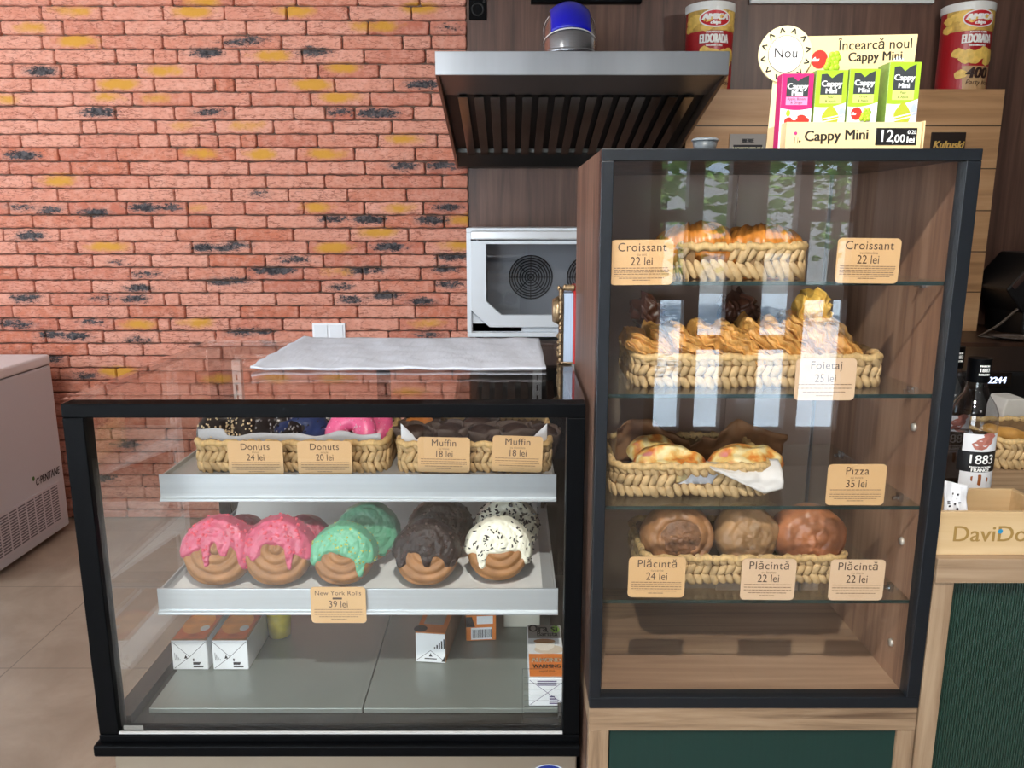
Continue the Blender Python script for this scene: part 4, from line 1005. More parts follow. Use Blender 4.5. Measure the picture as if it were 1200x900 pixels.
# baking paper
bpx0, bpx1 = PX(200, 690, DY + .01), PX(636, 690, DY + .01)
pp = thing('baking_paper', 'creased white baking paper under the iced rolls', 'paper', ((bpx0 + bpx1) / 2, 1.36, DSZ))
def bpf(u, w):
    x = bpx0 + (bpx1 - bpx0) * u; y = DY + .012 + .335 * w
    z = DSZ + .0016 + .0012 * noise.noise((x * 20, y * 20, 2)) + (.03 * max(0, w - .9) / .1)
    return Vector((x, y, z - (.0)))
MB().grid(bpf, 70, 40).build('sheet', pm('baking_paper', (222, 222, 220), .7, var=.07, scale=9, bump=.5, bscale=22), pp, smooth=True)

# ------------------------------------------------------------------ donuts and muffins on the upper shelf
def donut(label, u, v, y, R, r, mat, spr, lean, spin, seed):
    rnd = random.Random(seed); p0 = PY(u, v, y)
    t = thing('ring_donut', label, 'donut', (p0.x, p0.y, p0.z), 'glazed ring donuts in the woven basket')
    M = rot('Z', spin) @ rot('X', lean)
    tor = lambda a, b, k=0: Vector(((R + (r + k) * math.cos(b)) * math.cos(a), (R + (r + k) * math.cos(b)) * math.sin(a), (r + k) * .85 * math.sin(b)))
    MB().grid(lambda u_, w: p0 + M @ tor(u_ * 2 * math.pi, w * 2 * math.pi), 36, 16, wu=True, wv=True).build('dough', DOUGH, t, smooth=True)
    MB().grid(lambda u_, w: p0 + M @ tor(u_ * 2 * math.pi, -.35 + w * (math.pi + .7) + .12 * math.sin(u_ * 25), .0018), 40, 14, wu=True).build('glaze', mat, t, smooth=True)
    if spr:
        sm, n_, sz, shp = spr; m = MB()
        for k in range(n_):
            q = tor(rnd.random() * 6.283, rnd.uniform(-.2, math.pi + .2), .0025)
            m.ell(p0 + M @ q, (sz * shp, sz * .6, sz), Matrix.Rotation(rnd.random() * 6, 3, 'X') @ Matrix.Rotation(rnd.random() * 6, 3, 'Z'), 5, 4)
        m.build('sprinkles', sm, t, kind='stuff')
BLUEG = pm('blue_glaze', (34, 50, 92), .3, var=.2, scale=40)
OREO = pm('black_glaze', (30, 26, 26), .3, var=.15, scale=40)
PINKG = pm('pink_glaze', (224, 96, 142), .35, var=.08, scale=60)
NUTW = pm('nut_pieces', (220, 198, 160), .6); SPW = pm('pale_sprinkles', (238, 208, 220), .5); CRW = pm('cookie_cream', (150, 146, 146), .6)
donut('black glazed donut with pale nut pieces at the basket end', 268, 505, 1.33, .03, .021, OREO, (NUTW, 150, .0022, .8), 35, 15, 1)
donut('black glazed donut with nut pieces behind the endmost one', 296, 503, 1.385, .03, .02, OREO, (NUTW, 110, .0022, .8), 38, -10, 2)
donut('dark donut streaked with grey cookie cream', 326, 507, 1.345, .028, .02, OREO, (CRW, 90, .003, .4), 30, 20, 3)
donut('blue glazed donut between the dark donuts', 352, 508, 1.345, .029, .02, BLUEG, (COOKIE, 40, .002, .8), 32, -15, 4)
donut('dark donut with white cream flecks beside the pink donuts', 384, 506, 1.36, .029, .02, OREO, (NUTW, 60, .0022, .5), 40, 12, 5)
donut('pink glazed donut with pale sprinkles leaning on the basket rim', 411, 509, 1.325, .027, .0185, PINKG, (SPW, 120, .0013, .7), 62, -14, 6)
donut('pink glazed donut with sprinkles at the inner basket end', 431, 503, 1.375, .028, .019, PINKG, (SPW, 120, .0013, .7), 45, -30, 7)
lp = MB()
lx0, lx1 = PX(232, 520, 1.285), PX(446, 520, 1.285)
ln = thing('paper_liner', 'grey white paper liner inside the donut basket', 'paper', ((lx0 + lx1) / 2, 1.36, USZ))
lp.grid(lambda u, w: Vector((lx0 + (lx1 - lx0) * u, 1.289 + .004 * noise.noise((u * 9, 1, 0)), USZ + .012 + w * (.052 + .010 * noise.noise((u * 7, 4, 0)) + .008 * (u < .15)))), 50, 6)
lp.build('sheet', pm('liner_grey', (176, 178, 182), .7), ln, smooth=True, solid=.001)
lx0, lx1 = PX(470, 520, 1.285), PX(641, 520, 1.285)
ln = thing('paper_liner', 'white paper liner with raised corners inside the muffin basket', 'paper', ((lx0 + lx1) / 2, 1.36, USZ))
MB().grid(lambda u, w: Vector((lx0 + (lx1 - lx0) * u, 1.289 + .003 * noise.noise((u * 9, 6, 0)), USZ + .012 + w * (.036 + .034 * max(0, 1 - min(u, 1 - u) / .14)))), 50, 6).build('sheet', pm('liner_white', (206, 208, 212), .7), ln, smooth=True, solid=.001)
def muffin(label, u, v, y, seed, topmat):
    p = PY(u, v, y); t = thing('chocolate_muffin', label, 'muffin', (p.x, p.y, USZ + .005), 'chocolate muffins in dark paper wraps')
    z0 = USZ + .006; h = p.z - z0
    def wrap(a, w):
        an = a * 2 * math.pi; f = .75 + .25 * abs(math.sin(an * 2 + seed)) ** .6
        r = .022 + .012 * w + .002 * math.sin(an * 8); hh = h * (.55 + .62 * f)
        r += .006 * w * w * math.sin(an * 4 + seed)
        return Vector((p.x + r * math.cos(an), p.y + r * math.sin(an), z0 + w * hh))
    MB().grid(wrap, 48, 8, wu=True).build('paper_wrap', pm('muffin_wrap', (78, 64, 56), .75, var=.2, scale=40, bump=.3), t, smooth=True, solid=.0008)
    MB().ell((p.x, p.y, z0 + h * .72), (.032, .032, .026), rot('Z', seed * 30), 20, 12).build('cake_top', topmat, t, smooth=True)
MUF = pm('muffin_top', (50, 32, 24), .6, var=.3, scale=60, bump=.8, bscale=100)
MUF2 = pm('muffin_top_orange', (190, 116, 48), .6, var=.25, scale=50, bump=.5)
muffin('chocolate muffin in dark wrap with an orange fleck at the basket end near the donuts', 488, 505, 1.325, 1, MUF)
muffin('chocolate muffin in dark wrap second from the donut basket', 528, 503, 1.33, 2, MUF)
muffin('chocolate muffin in dark wrap behind the gap between the two cards', 566, 505, 1.325, 3, MUF)
muffin('chocolate muffin in dark wrap second from the tall case', 604, 503, 1.33, 4, MUF)
muffin('chocolate muffin in dark wrap at the basket end near the tall case', 635, 506, 1.345, 5, MUF)
muffin('orange topped muffin in the second row of the muffin basket', 492, 494, 1.41, 6, MUF2)
muffin('chocolate muffin in the second row behind the middle of the basket', 560, 496, 1.41, 7, MUF)

# ------------------------------------------------------------------ cartons and cup on the case floor
FZ = .8255
ORANGE = pm('carton_orange', (214, 122, 52), .4, var=.12, scale=16)
CW = pm('carton_white', (226, 228, 230), .4)
CB = pm('carton_brown', (146, 100, 58), .45, var=.25, scale=30)
CINK = pm('carton_ink', (34, 30, 34), .5)
def carton(label, x, y, w, h, L, yaw, side, top_mat, end_mat, kind):
    "carton lying on its back, bottom end towards the photographer"
    t = thing('drink_carton', label, 'carton', (x, y, FZ), 'drink cartons on the case floor'); t.rotation_euler = (0, 0, math.radians(yaw))
    def B(m, name, mat, par=None, **k):
        bmesh.ops.translate(m.bm, vec=t.location, verts=m.bm.verts)
        return m.build(name, mat, par or t, **k)
    B(MB().box(-w / 2, w / 2, 0, L, 0, h), 'carton_body', side, bevel=.0015)
    B(MB().box(-w / 2 + .001, w / 2 - .001, .0005, L - .002, h - .0004, h + .0006), 'top_face', top_mat)
    e = B(MB().box(-w / 2 + .001, w / 2 - .001, -.0008, .0004, .001, h - .001), 'end_face', end_mat)
    m = MB(); y0 = -.0012; mp = lambda a, b: (a, y0, b)
    if kind == 'end':
        for p, q in (((-w / 2 + .002, h - .002), (0, h * .45)), ((w / 2 - .002, h - .002), (0, h * .45)), ((0, h * .45), (-w / 2 + .003, .003))):
            d = Vector((q[0] - p[0], q[1] - p[1])).normalized() * .0004; m.shape([(p[0] - d.y, p[1] + d.x), (p[0] + d.y, p[1] - d.x), (q[0] + d.y, q[1] - d.x), (q[0] - d.y, q[1] + d.x)], mp)
        m.shape([(w * .08, .005), (w * .36, .005), (w * .36, .008), (w * .08, .008)], mp).shape([(w * .08, .010), (w * .26, .010), (w * .30, .015), (w * .08, .015)], mp).shape([(w * .08, .017), (w * .12, .017), (w * .12, .022), (w * .08, .022)], mp)
        for k in range(5): m.shape([(-w * .42 + k * .0022, .018), (-w * .42 + k * .0022 + .0007, .018), (-w * .42 + k * .0022 + .0007, .033 - k * .003), (-w * .42 + k * .0022, .033 - k * .003)], mp)
        m.shape([(-w * .16, .022), (-w * .06, .022), (-w * .11, .029)], mp)
    elif kind == 'bars':
        for k in range(5): m.shape([(w * .12 + k * .0042, h * .5), (w * .12 + k * .0042 + .0025, h * .5), (w * .12 + k * .0042 + .0025, h * (.55 + .07 * k)), (w * .12 + k * .0042, h * (.55 + .07 * k))], mp)
        for p, q in (((-w * .46, .004), (0, h * .42)), ((w * .46, .004), (0, h * .42))):
            d = Vector((q[0] - p[0], q[1] - p[1])).normalized() * .0004; m.shape([(p[0] - d.y, p[1] + d.x), (p[0] + d.y, p[1] - d.x), (q[0] + d.y, q[1] - d.x), (q[0] - d.y, q[1] + d.x)], mp)
        m.shape([(-w * .06, .012), (w * .06, .012), (0, .019)], mp).shape([(w * .35, .003), (w * .48, .003), (w * .48, .016)], mp)
        m.shape([(-w * .2, .007), (w * .2, .007), (w * .2, .009), (-w * .2, .009)], mp)
    elif kind == 'barcode':
        x_ = -w * .28; rnd = random.Random(4)
        while x_ < w * .3: q = rnd.uniform(.0006, .002); m.shape([(x_, .006), (x_ + q, .006), (x_ + q, h * .45), (x_, h * .45)], mp); x_ += q + .0011
        m.shape([(-w * .5, h * .55), (-w * .2, h * .55), (-w * .3, h * .95), (-w * .5, h * .95)], mp)
    if kind: B(m, 'end_print', CINK, e, recalc=False)
    return t, B
def bread_top(t, B, w, h, L, seed):
    rnd = random.Random(seed)
    tp = lambda a, b: (a, b, h + .0008)
    m = MB()
    m.shape([(-w * .46, L * .02), (w * .42, L * .02), (w * .44, L * .46), (w * .1, L * .56), (-w * .46, L * .5)], tp)
    B(m, 'picture', pm('carton_picture', (196, 96, 40), .4, var=.3, scale=34), None, recalc=False)
    m = MB(); m.disc(-.004, L * .3, w * .42, L * .2, lambda a, b: (a, b, h + .0012), 18); B(m, 'picture', pm('carton_bread', (216, 142, 66), .4, var=.25, scale=30), None, recalc=False)
    m = MB(); m.disc(w * .22, L * .2, .008, .010, lambda a, b: (a, b, h + .0016), 14); B(m, 'seal_mark', pm('carton_seal', (206, 200, 190), .4), None, recalc=False)
c1 = PY(224, 784, 1.262); c2 = PY(271, 784, 1.262)
t, B = carton('orange topped drink carton lying nearest the side glass', c1.x, 1.262, .0625, .056, .2, 0, CW, CB, CW, 'end'); bread_top(t, B, .0625, .056, .2, 1)
t, B = carton('orange topped drink carton lying beside the yellow cup', c2.x, 1.262, .0625, .056, .2, 0, CW, CB, CW, 'end'); bread_top(t, B, .0625, .056, .2, 2)
c3 = PY(505, 777, 1.285)
t, B = carton('brown and orange drink carton with white end lying mid floor', c3.x, 1.285, .055, .057, .18, -6, CB, ORANGE, CW, 'bars')
B(MB().box(-.018, .018, .03, .07, .0574, .0579), 'lid_label', pm('label_grey', (170, 160, 150), .5)); B(MB().disc(-.02, .012, .012, .012, lambda a, b: (a, b, .0582), 16), 'round_mark', CINK, recalc=False)
c4 = PY(564, 757, 1.36)
t, B = carton('orange drink carton with a barcode end lying behind the other floor cartons', c4.x, 1.36, .057, .052, .16, 5, CB, ORANGE, ORANGE, 'barcode')
B(MB().box(-.019, .020, -.0011, -.0007, .003, .027), 'barcode_field', CW); B(MB().box(-.008, .022, -.0011, -.0007, .034, .05), 'label', CW)
p = PY(612, 735, 1.42)
wb = thing('white_box', 'plain cream box at the back of the case floor', 'box', (p.x, 1.44, FZ))
MB().box(p.x - .036, p.x + .034, 1.41, 1.50, FZ, FZ + .085, ).build('box_body', pm('box_cream', (206, 202, 186), .6), wb, bevel=.001)
MB().prism([(p.x - .035, FZ + .085), (p.x + .033, FZ + .085), (p.x + .03, FZ + .089), (p.x - .032, FZ + .089)], 'y', 1.411, 1.499).build('lid_flap', pm('box_cream', (206, 202, 186)), wb)
# barista carton
bw, bh, bl = .0605, .050, .17
bx = PX(641.5, 815, 1.16)
t, B = carton('almond barista drink carton with cup picture lying near the front glass', bx, 1.156, bw, bh, bl, 0, CW, CW, CW, None)
ft = lambda k: (lambda a, b: (a, b, bh + .0008 + k * .0003))
B(MB().shape([(-bw * .48, .003), (bw * .48, .003), (bw * .48, bl * .42), (-bw * .48, bl * .42)], ft(0)), 'orange_band', ORANGE, None, recalc=False)
B(MB().shape([(-bw * .48, bl * .72), (bw * .48, bl * .72), (bw * .48, bl * .985), (-bw * .48, bl * .985)], ft(0)), 'grey_band', pm('carton_grey', (146, 142, 138), .5), None, recalc=False)
B(MB().disc(.006, bl * .5, bw * .42, bl * .085, ft(1), 24), 'saucer_picture', pm('saucer', (220, 204, 184), .5), None, recalc=False)
B(MB().shape([(-bw * .34 + .002, bl * .66), (bw * .3, bl * .66), (bw * .24, bl * .54), (bw * .08, bl * .475), (-bw * .14, bl * .475), (-bw * .28, bl * .54)], ft(2)), 'cup_picture', pm('cup_white', (238, 228, 214), .5), None, recalc=False)
B(MB().disc(-.001, bl * .655, bw * .31, bl * .045, ft(3), 24), 'coffee_picture', pm('coffee', (176, 116, 66), .5), None, recalc=False)
B(MB().disc(bw * .33, bl * .9, bw * .13, bl * .075, ft(1), 16), 'green_mark', pm('fresh_green', (140, 190, 70), .5), None, recalc=False)
tx = lambda y, k: (lambda a, b: (a, y + b * 1.7, bh + .0008 + k * .0003))
B(MB().text('Ora', .021, lambda a, b: tx(bl * .91, 2)(a - bw * .18, b), bold=.0008).text('si', .021, lambda a, b: tx(bl * .91, 3)(a + bw * .3, b), bold=.0006).text('Barista', .0135, lambda a, b: tx(bl * .80, 2)(a + bw * .08, b), bold=.0003), 'lettering', CINK, None, recalc=False)
B(MB().text('ALMOND', .0115, tx(bl * .30, 1), bold=.0006), 'lettering', pm('carton_cream', (244, 226, 200), .5), None, recalc=False)
B(MB().text('WARMING', .0095, tx(bl * .19, 1), bold=.0005).text('vegetal drink', .005, tx(bl * .11, 1)), 'lettering', CINK, None, recalc=False)
m = MB(); y0 = -.0012; mp = lambda a, b: (a, y0, b)
for p, q in (((-bw * .48, bh - .003), (0, bh * .48)), ((bw * .48, bh - .003), (0, bh * .48)), ((0, bh * .48), (-bw * .46, .003)), ((0, bh * .48), (bw * .46, .003))):
    d = Vector((q[0] - p[0], q[1] - p[1])).normalized() * .0004; m.shape([(p[0] - d.y, p[1] + d.x), (p[0] + d.y, p[1] - d.x), (q[0] + d.y, q[1] - d.x), (q[0] - d.y, q[1] + d.x)], mp)
for k in range(4): m.shape([(bw * .05, .004 + k * .004), (bw * (.34 - .05 * k), .004 + k * .004), (bw * (.34 - .05 * k), .0062 + k * .004), (bw * .05, .0062 + k * .004)], mp)
for k in range(3): m.shape([(-bw * .28, bh * .74 + k * .0035), (bw * .24, bh * .74 + k * .0035), (bw * .24, bh * .74 + k * .0035 + .0018), (-bw * .28, bh * .74 + k * .0035 + .0018)], mp)
B(m, 'end_print', pm('carton_violet', (84, 70, 110), .5), None, recalc=False)
# yellow cup
p = PY(326, 750, 1.372)
yc_ = thing('yellow_cup', 'small yellow cup of grated topping beside the floor cartons', 'cup', (p.x, 1.385, FZ))
MB().lathe([(.0001, 0), (.020, 0), (.0235, .05), (.0225, .05), (.019, .003), (.0001, .003)], (p.x, 1.385, FZ), 28).build('cup_body', pm('yellow_plastic', (208, 188, 40), .4, var=.15, scale=60), yc_, smooth=True)
MB().lathe([(.0001, .046), (.0225, .046)], (p.x, 1.385, FZ), 28).build('filling', pm('yellow_fill', (196, 166, 50), .7, bump=.6, bscale=200), yc_)

# ------------------------------------------------------------------ pastries in the tall case
CRO = pm('croissant_crust', (202, 128, 52), .32, var=.32, scale=22, bump=.25, bscale=80, stretch=(1, 3, 1))
def croissant(label, u, v, y, s, yaw, seed, zb):
    p = PY(u, v, y); t = thing('croissant', label, 'croissant', (p.x, y, zb))
    M = rot('Z', yaw); zc = p.z
    def fn(a, w):
        q = 2 * w - 1; th = q * 1.75; Rr = .036 * s
        c = Vector((Rr * math.sin(th), Rr * (1 - math.cos(th)), 0))
        seg = (abs(q) * 4.3) % 1.0
        r = .029 * s * (1 - abs(q) ** 2.4 * .82) * (1.0 + .17 * (1 - seg))
        n = Vector((math.sin(th), -math.cos(th), 0)); al = a * 2 * math.pi
        r += .0009 * math.sin(q * 70 + math.sin(al) * 2)
        o = n * math.cos(al) * r + Vector((0, 0, 1)) * math.sin(al) * r * 1.0
        return Vector((p.x, y, zc - .029 * s * 1.05)) + M @ (c + o)
    MB().grid(fn, 32, 90, wu=True).build('crust', CRO, t, smooth=True)
z1 = RS[0] + .005
croissant('golden croissant over the handle slot of the short basket', 822, 262, 1.13, 1.12, 12, 1, z1)
croissant('golden croissant at the plain end of the short basket', 892, 265, 1.13, 1.2, -10, 2, z1)
DARK_REFL = pm('dark_crust', (74, 42, 28), .4, var=.3, scale=30, bump=.3)  # for dark shapes standing in for the pastries' reflections in the back panel
FLAKY = pm('flaky_crust', (208, 154, 82), .38, var=.34, scale=20, bump=.5, bscale=70, stretch=(4, 1, 1))
FLAKY2 = pm('pale_flaky_crust', (224, 178, 84), .38, var=.28, scale=20, bump=.5, bscale=70, stretch=(4, 1, 1))
def flaky(label, u, v, y, L, W, H, tilt, yaw, seed, mat, pitch=0):
    p = PY(u, v, y); t = thing('flaky_pastry', label, 'pastry', (p.x, y, RS[1] + .006), 'golden layered pastries in the long basket')
    M = rot('Z', yaw) @ rot('Y', tilt) @ rot('X', pitch)
    def fn(a, w):
        al = a * 2 * math.pi; q = 2 * w - 1
        e = (1 - abs(q) ** 5) ** .5 if abs(q) < 1 else 0
        cs, sn = math.cos(al), math.sin(al)
        sx = math.copysign(abs(cs) ** .55, cs) * W / 2; sz = math.copysign(abs(sn) ** .55, sn) * H / 2
        lay = .0026 * math.sin(sz / H * 34 + 4 * noise.noise((q * 3, seed, 0)))
        k = .6 + .4 * e
        if tilt > 55: k *= 1 + .10 * math.sin(q * 22 + 4 * noise.noise((al * .8, seed, q * 2)))
        o = Vector((q * L / 2 + lay * .6, sx * k + lay, sz * k * (1 + .25 * noise.noise((q * 2.2, al, seed))) + .006 * noise.noise((q * 4, cs * 2, seed + 5))))
        o.x += (.018 if tilt > 55 else .006) * noise.noise((cs * 1.6 + 3, sn * 1.6 + seed, 1)) * abs(q) ** 3
        rg_ = .0017 * math.sin(al * 15 + 5 * noise.noise((q * 1.6, seed, 9)) + q * 2); o.y += rg_ * cs; o.z += rg_ * sn
        return p + M @ o
    m = MB().grid(fn, 110, 30, wu=True)
    m.face([m.v(fn(i / 110, 0)) for i in range(110)]); m.face([m.v(fn(i / 110, 1)) for i in range(110)])
    m.build('layered_crust', mat, t, smooth=True)
fl = [(765, 410, 1.125, 28), (787, 405, 1.15, 34), (812, 407, 1.125, 38), (842, 401, 1.14, 30), (868, 404, 1.12, 36), (895, 400, 1.14, 40), (922, 402, 1.125, 40), (945, 396, 1.15, 44), (968, 404, 1.135, 46), (990, 406, 1.14, 52)]
words_ = ['at the basket end near the dark side panel', 'second from the dark side panel', 'third from the dark side panel', 'fourth from the dark side panel', 'fifth from the dark side panel', 'in front of the dark reflected shape', 'beside the upright pale pastry', 'directly under the upright pale pastry', 'behind the Foietaj card', 'at the basket end near the oak side']
for i, (u, v, y, tl) in enumerate(fl):
    flaky('golden flaky pastry in the long basket ' + words_[i], u, v, y, .092, .084, .026, tl, 8 - i * 2, i + 1, FLAKY, 6)
flaky('pale yellow flaky pastry standing upright out of the long basket', 953, 380, 1.17, .092, .07, .046, 76, -8, 31, FLAKY2, 0)
flaky('dark pastry shape put in for a reflection behind the golden ones', 870, 378, 1.215, .085, .06, .045, 66, 10, 33, DARK_REFL, 0)
flaky('dark pastry shape put in for a reflection at the back corner of the long basket', 768, 384, 1.205, .095, .06, .036, 58, 16, 35, DARK_REFL, 0)

# pizza slices on brown paper
def pizza_mat():
    m = bpy.data.materials.new('pizza_top'); m.use_nodes = True; nt = m.node_tree; N, L = nt.nodes, nt.links
    b = N['Principled BSDF']; b.inputs['Roughness'].default_value = .4
    tc = N.new('ShaderNodeTexCoord'); n = N.new('ShaderNodeTexNoise'); n.inputs['Scale'].default_value = 42; n.inputs['Detail'].default_value = 3; L.new(tc.outputs['Object'], n.inputs[0])
    r = N.new('ShaderNodeValToRGB'); e = r.color_ramp.elements; e[0].position = .33; e[0].color = C(176, 84, 40); e[1].position = .7; e[1].color = C(226, 204, 150)
    for p, c in ((.43, C(212, 132, 54)), (.52, C(226, 188, 112)), (.6, C(232, 214, 160))): q = e.new(p); q.color = c
    L.new(n.outputs[0], r.inputs[0]); 
    n2 = N.new('ShaderNodeTexNoise'); n2.inputs['Scale'].default_value = 26; L.new(tc.outputs['Object'], n2.inputs[0])
    r2 = N.new('ShaderNodeValToRGB'); r2.color_ramp.elements[0].position = .62; r2.color_ramp.elements[1].position = .66; L.new(n2.outputs[0], r2.inputs[0])
    mx = N.new('ShaderNodeMix'); mx.data_type = 'RGBA'; L.new(r2.outputs[0], mx.inputs[0]); L.new(r.outputs[0], mx.inputs[6]); mx.inputs[7].default_value = C(206, 128, 124)
    L.new(mx.outputs[2], b.inputs['Base Color'])
    bp = N.new('ShaderNodeBump'); bp.inputs['Strength'].default_value = .5; bp.inputs['Distance'].default_value = .005; L.new(n.outputs[0], bp.inputs['Height']); L.new(bp.outputs[0], b.inputs['Normal'])
    return m
PIZZA = pizza_mat(); PDOUGH = pm('pizza_dough', (222, 186, 128), .5, var=.2, scale=30, bump=.3)
def pizza(label, u, v, y, L, W, H, yaw, rollx, seed):
    p = PY(u, v, y); t = thing('pizza_slice', label, 'pizza', (p.x, y, RS[2] + .006)); M = rot('Z', yaw) @ rot('Y', rollx) @ rot('X', 24)
    def fn(a, w, top):
        al = a * 2 * math.pi
        rr = w; x = rr * math.cos(al); yy = rr * math.sin(al)
        k = math.sqrt(max(0, 1 - rr ** 3)); taper = 1 - .35 * max(0, x)
        z = H * (.55 * k + .25 * noise.noise((x * 2.3 + seed, yy * 2, seed)) * (1 - rr ** 4)) if top else -H * .35 * k
        return p + M @ Vector((x * L / 2 * (1 + .06 * noise.noise((math.cos(al), math.sin(al), seed))), yy * W / 2 * taper, z))
    MB().grid(lambda a, w: fn(a, max(w, .001), False), 40, 10, wu=True).build('crust', PDOUGH, t, smooth=True)
    MB().grid(lambda a, w: fn(a, max(w, .001), True), 40, 14, wu=True).build('topping', PIZZA, t, smooth=True)
pizza('small browned pizza slice at the back of the slotted basket', 768, 532, 1.18, .09, .07, .038, -8, 8, 1)
pizza('long pizza slice lying over the slotted basket front near the dark side', 785, 545, 1.115, .11, .075, .044, 4, 4, 2)
pizza('long pizza slice with ham wrapped in white paper', 873, 545, 1.115, .115, .075, .046, 3, -4, 3)
def sheet(name, label, cat, fn, nu, nv, mat, loc, solid=.0008):
    t = thing(name, label, cat, loc); MB().grid(fn, nu, nv).build('sheet', mat, t, smooth=True, solid=solid); return t
KRAFT = pm('kraft_paper', (140, 100, 66), .7, var=.2, scale=30, bump=.2)
a0, b0 = PX(722, 530, 1.215), PX(918, 530, 1.215)
sheet('brown_paper', 'crumpled brown paper standing up behind the pizza slices', 'paper',
      lambda u, w: Vector((a0 + (b0 - a0) * u, 1.222 + .016 * noise.noise((u * 8, w * 3, 1)) + .005 * noise.noise((u * 30, w * 9, 4)) - .02 * w * w, RS[2] + .008 + w * (.058 + .016 * math.sin(u * 11) * (1 if u < .5 else .6) + .012 * noise.noise((u * 9, 0, 5)) - (.012 if .42 < u < .6 else 0)))), 60, 10, KRAFT, ((a0 + b0) / 2, 1.22, RS[2]))
a1, b1_ = PX(832, 560, 1.066), PX(918, 560, 1.066)
wax = glass('wax_paper', (.8, .8, .8), .12, .35)
def waxf(u, w):
    x = a1 + (b1_ - a1) * u; top = RS[2] + .047 - .003 * math.sin(u * 5)
    bot = RS[2] + .045 - .037 * min(1, u / .75) if u < .75 else RS[2] + .008 + .008 * (u - .75) / .25
    return Vector((x, 1.063 + .03 * w ** 3 - .003 * noise.noise((u * 8, w * 5, 0)), bot + (top - bot) * w))
sheet('wax_paper', 'white wax paper hanging over the basket rim below the ham pizza slice', 'paper', waxf, 30, 14, pm('wax_white', (212, 208, 202), .4, var=.05, scale=60), ((a1 + b1_) / 2, 1.066, RS[2]))
a2, b2 = PX(786, 570, 1.078), PX(846, 570, 1.078)
sheet('folded_napkin', 'folded white paper showing through the basket handle slot', 'paper', lambda u, w: Vector((a2 + (b2 - a2) * u, 1.086 + .008 * w, RS[2] + .008 + .026 * w + .002 * math.sin(u * 7))), 20, 6, pm('napkin_white', (222, 224, 228), .6), ((a2 + b2) / 2, 1.09, RS[2]), .004)

# spiral pies
PIE = pm('pie_crust', (168, 118, 78), .45, var=.42, scale=30, bump=.35, bscale=70)
PIE2 = pm('pale_pie_crust', (166, 126, 86), .5, var=.42, scale=26, bump=.35, bscale=70)
PIE3 = pm('red_pie_crust', (168, 106, 70), .36, var=.42, scale=34, bump=.35, bscale=70)
PFILL = pm('pie_filling', (128, 88, 60), .5, var=.5, scale=60, bump=.8, bscale=120)
def pie(label, u, v, y, Rx, Rz, T, mat, lean, seed, filling):
    p = PY(u, v, y); zc = RS[3] + .005 + Rz * math.cos(math.radians(lean)) + T / 2 * math.sin(math.radians(lean)) * .6
    t = thing('spiral_pie', label, 'pie', (p.x, y, RS[3] + .005)); c = Vector((p.x, y, zc)); M = rot('X', -lean)
    spd = .004 if filling else .0013
    def fn(a, w):
        if w < .5: rr = w / .5; ph = -math.acos(min(1, rr ** (1 / .55))) if rr > 0 else -math.pi / 2
        else: ph = (w - .5) * math.pi
        q = dough_point(a * 2 * math.pi, ph, 1.0, T, (.0, .06), spd, 2.6, .03)
        k = 1 + .05 * noise.noise((math.cos(a * 6.283) * 1.5, math.sin(a * 6.283) * 1.5, seed))
        return c + M @ Vector((q.x * Rx * k, q.y + .004 * noise.noise((q.x * 3.5, q.z * 3.5, seed)) + .0016 * noise.noise((q.x * 11, q.z * 11, seed)), q.z * Rz * k))
    MB().grid(fn, 64, 44, wu=True).build('crust', mat, t, smooth=True)
    if filling:
        MB().grid(lambda a, w: c + M @ Vector((Rx * (.54 + .12 * noise.noise((math.cos(a * 6.283) * 2, math.sin(a * 6.283) * 2, seed))) * w * math.cos(a * 6.283), -T / 2 - .0115 + .006 * w * w + .004 * noise.noise((w * 6 * math.cos(a * 6.283), w * 6 * math.sin(a * 6.283), seed)), .004 + Rz * .52 * w * math.sin(a * 6.283))), 32, 10, wu=True).build('filling', PFILL, t, smooth=True)
pie('brown spiral pie with dark open filling over the 24 lei card', 793, 628, 1.135, .0535, .049, .06, PIE, 10, 1, True)
pie('pale brown spiral pie in the middle of the pie basket', 873, 628, 1.14, .0465, .048, .06, PIE2, 10, 2, False)
pie('shiny reddish spiral pie at the basket end near the oak side', 946, 628, 1.135, .0535, .049, .06, PIE3, 10, 3, False)

# ------------------------------------------------------------------ juice display on top of the tall case
TZ = RZ1 + .0012
CARDB = pm('display_cream', (240, 212, 158), .5)
CARDB2 = pm('display_pale', (246, 232, 178), .5)
DINK = pm('display_ink', (40, 34, 30), .5)
jd = thing('juice_display', 'cream cardboard juice display with round sunburst and price panel on the tall case', 'display stand', (.46, 1.12, TZ))
yb = 1.165
bl_, br_ = PX(902, 100, yb), PX(1070, 100, yb)
zb0, zb1 = ZV(43, yb), ZV(40, yb)
MB().prism([(bl_, TZ), (br_ - .006, TZ), (br_, zb1), (bl_ + .012, zb0)], 'y', yb, yb + .003).build('backboard', CARDB, jd)
MB().prism([(bl_, TZ), (bl_ + .02, TZ), (bl_ + .022, ZV(90, yb)), (bl_ + .004, ZV(90, yb))], 'y', yb - .0015, yb).build('side_strip', CARDB2, jd)
sc = PY(920, 64, yb - .003); sr = PX(951.5, 64, yb - .003) - sc.x
o = MB().prism([(sc.x + sr * math.cos(i * math.pi / 24), sc.z + sr * math.sin(i * math.pi / 24)) for i in range(48)], 'y', yb - .005, yb - .002).build('sunburst', CARDB2, jd)
m = MB(); fm = flat(sc.x, yb - .0056, sc.z)
m.disc(0, 0, sr * .655, sr * .655, fm, 40); m.build('sun_outline', DINK, o, recalc=False)
MB().disc(0, 0, sr * .635, sr * .635, flat(sc.x, yb - .0059, sc.z), 40).build('sun_centre', pm('display_white', (248, 246, 242), .5), o, recalc=False)
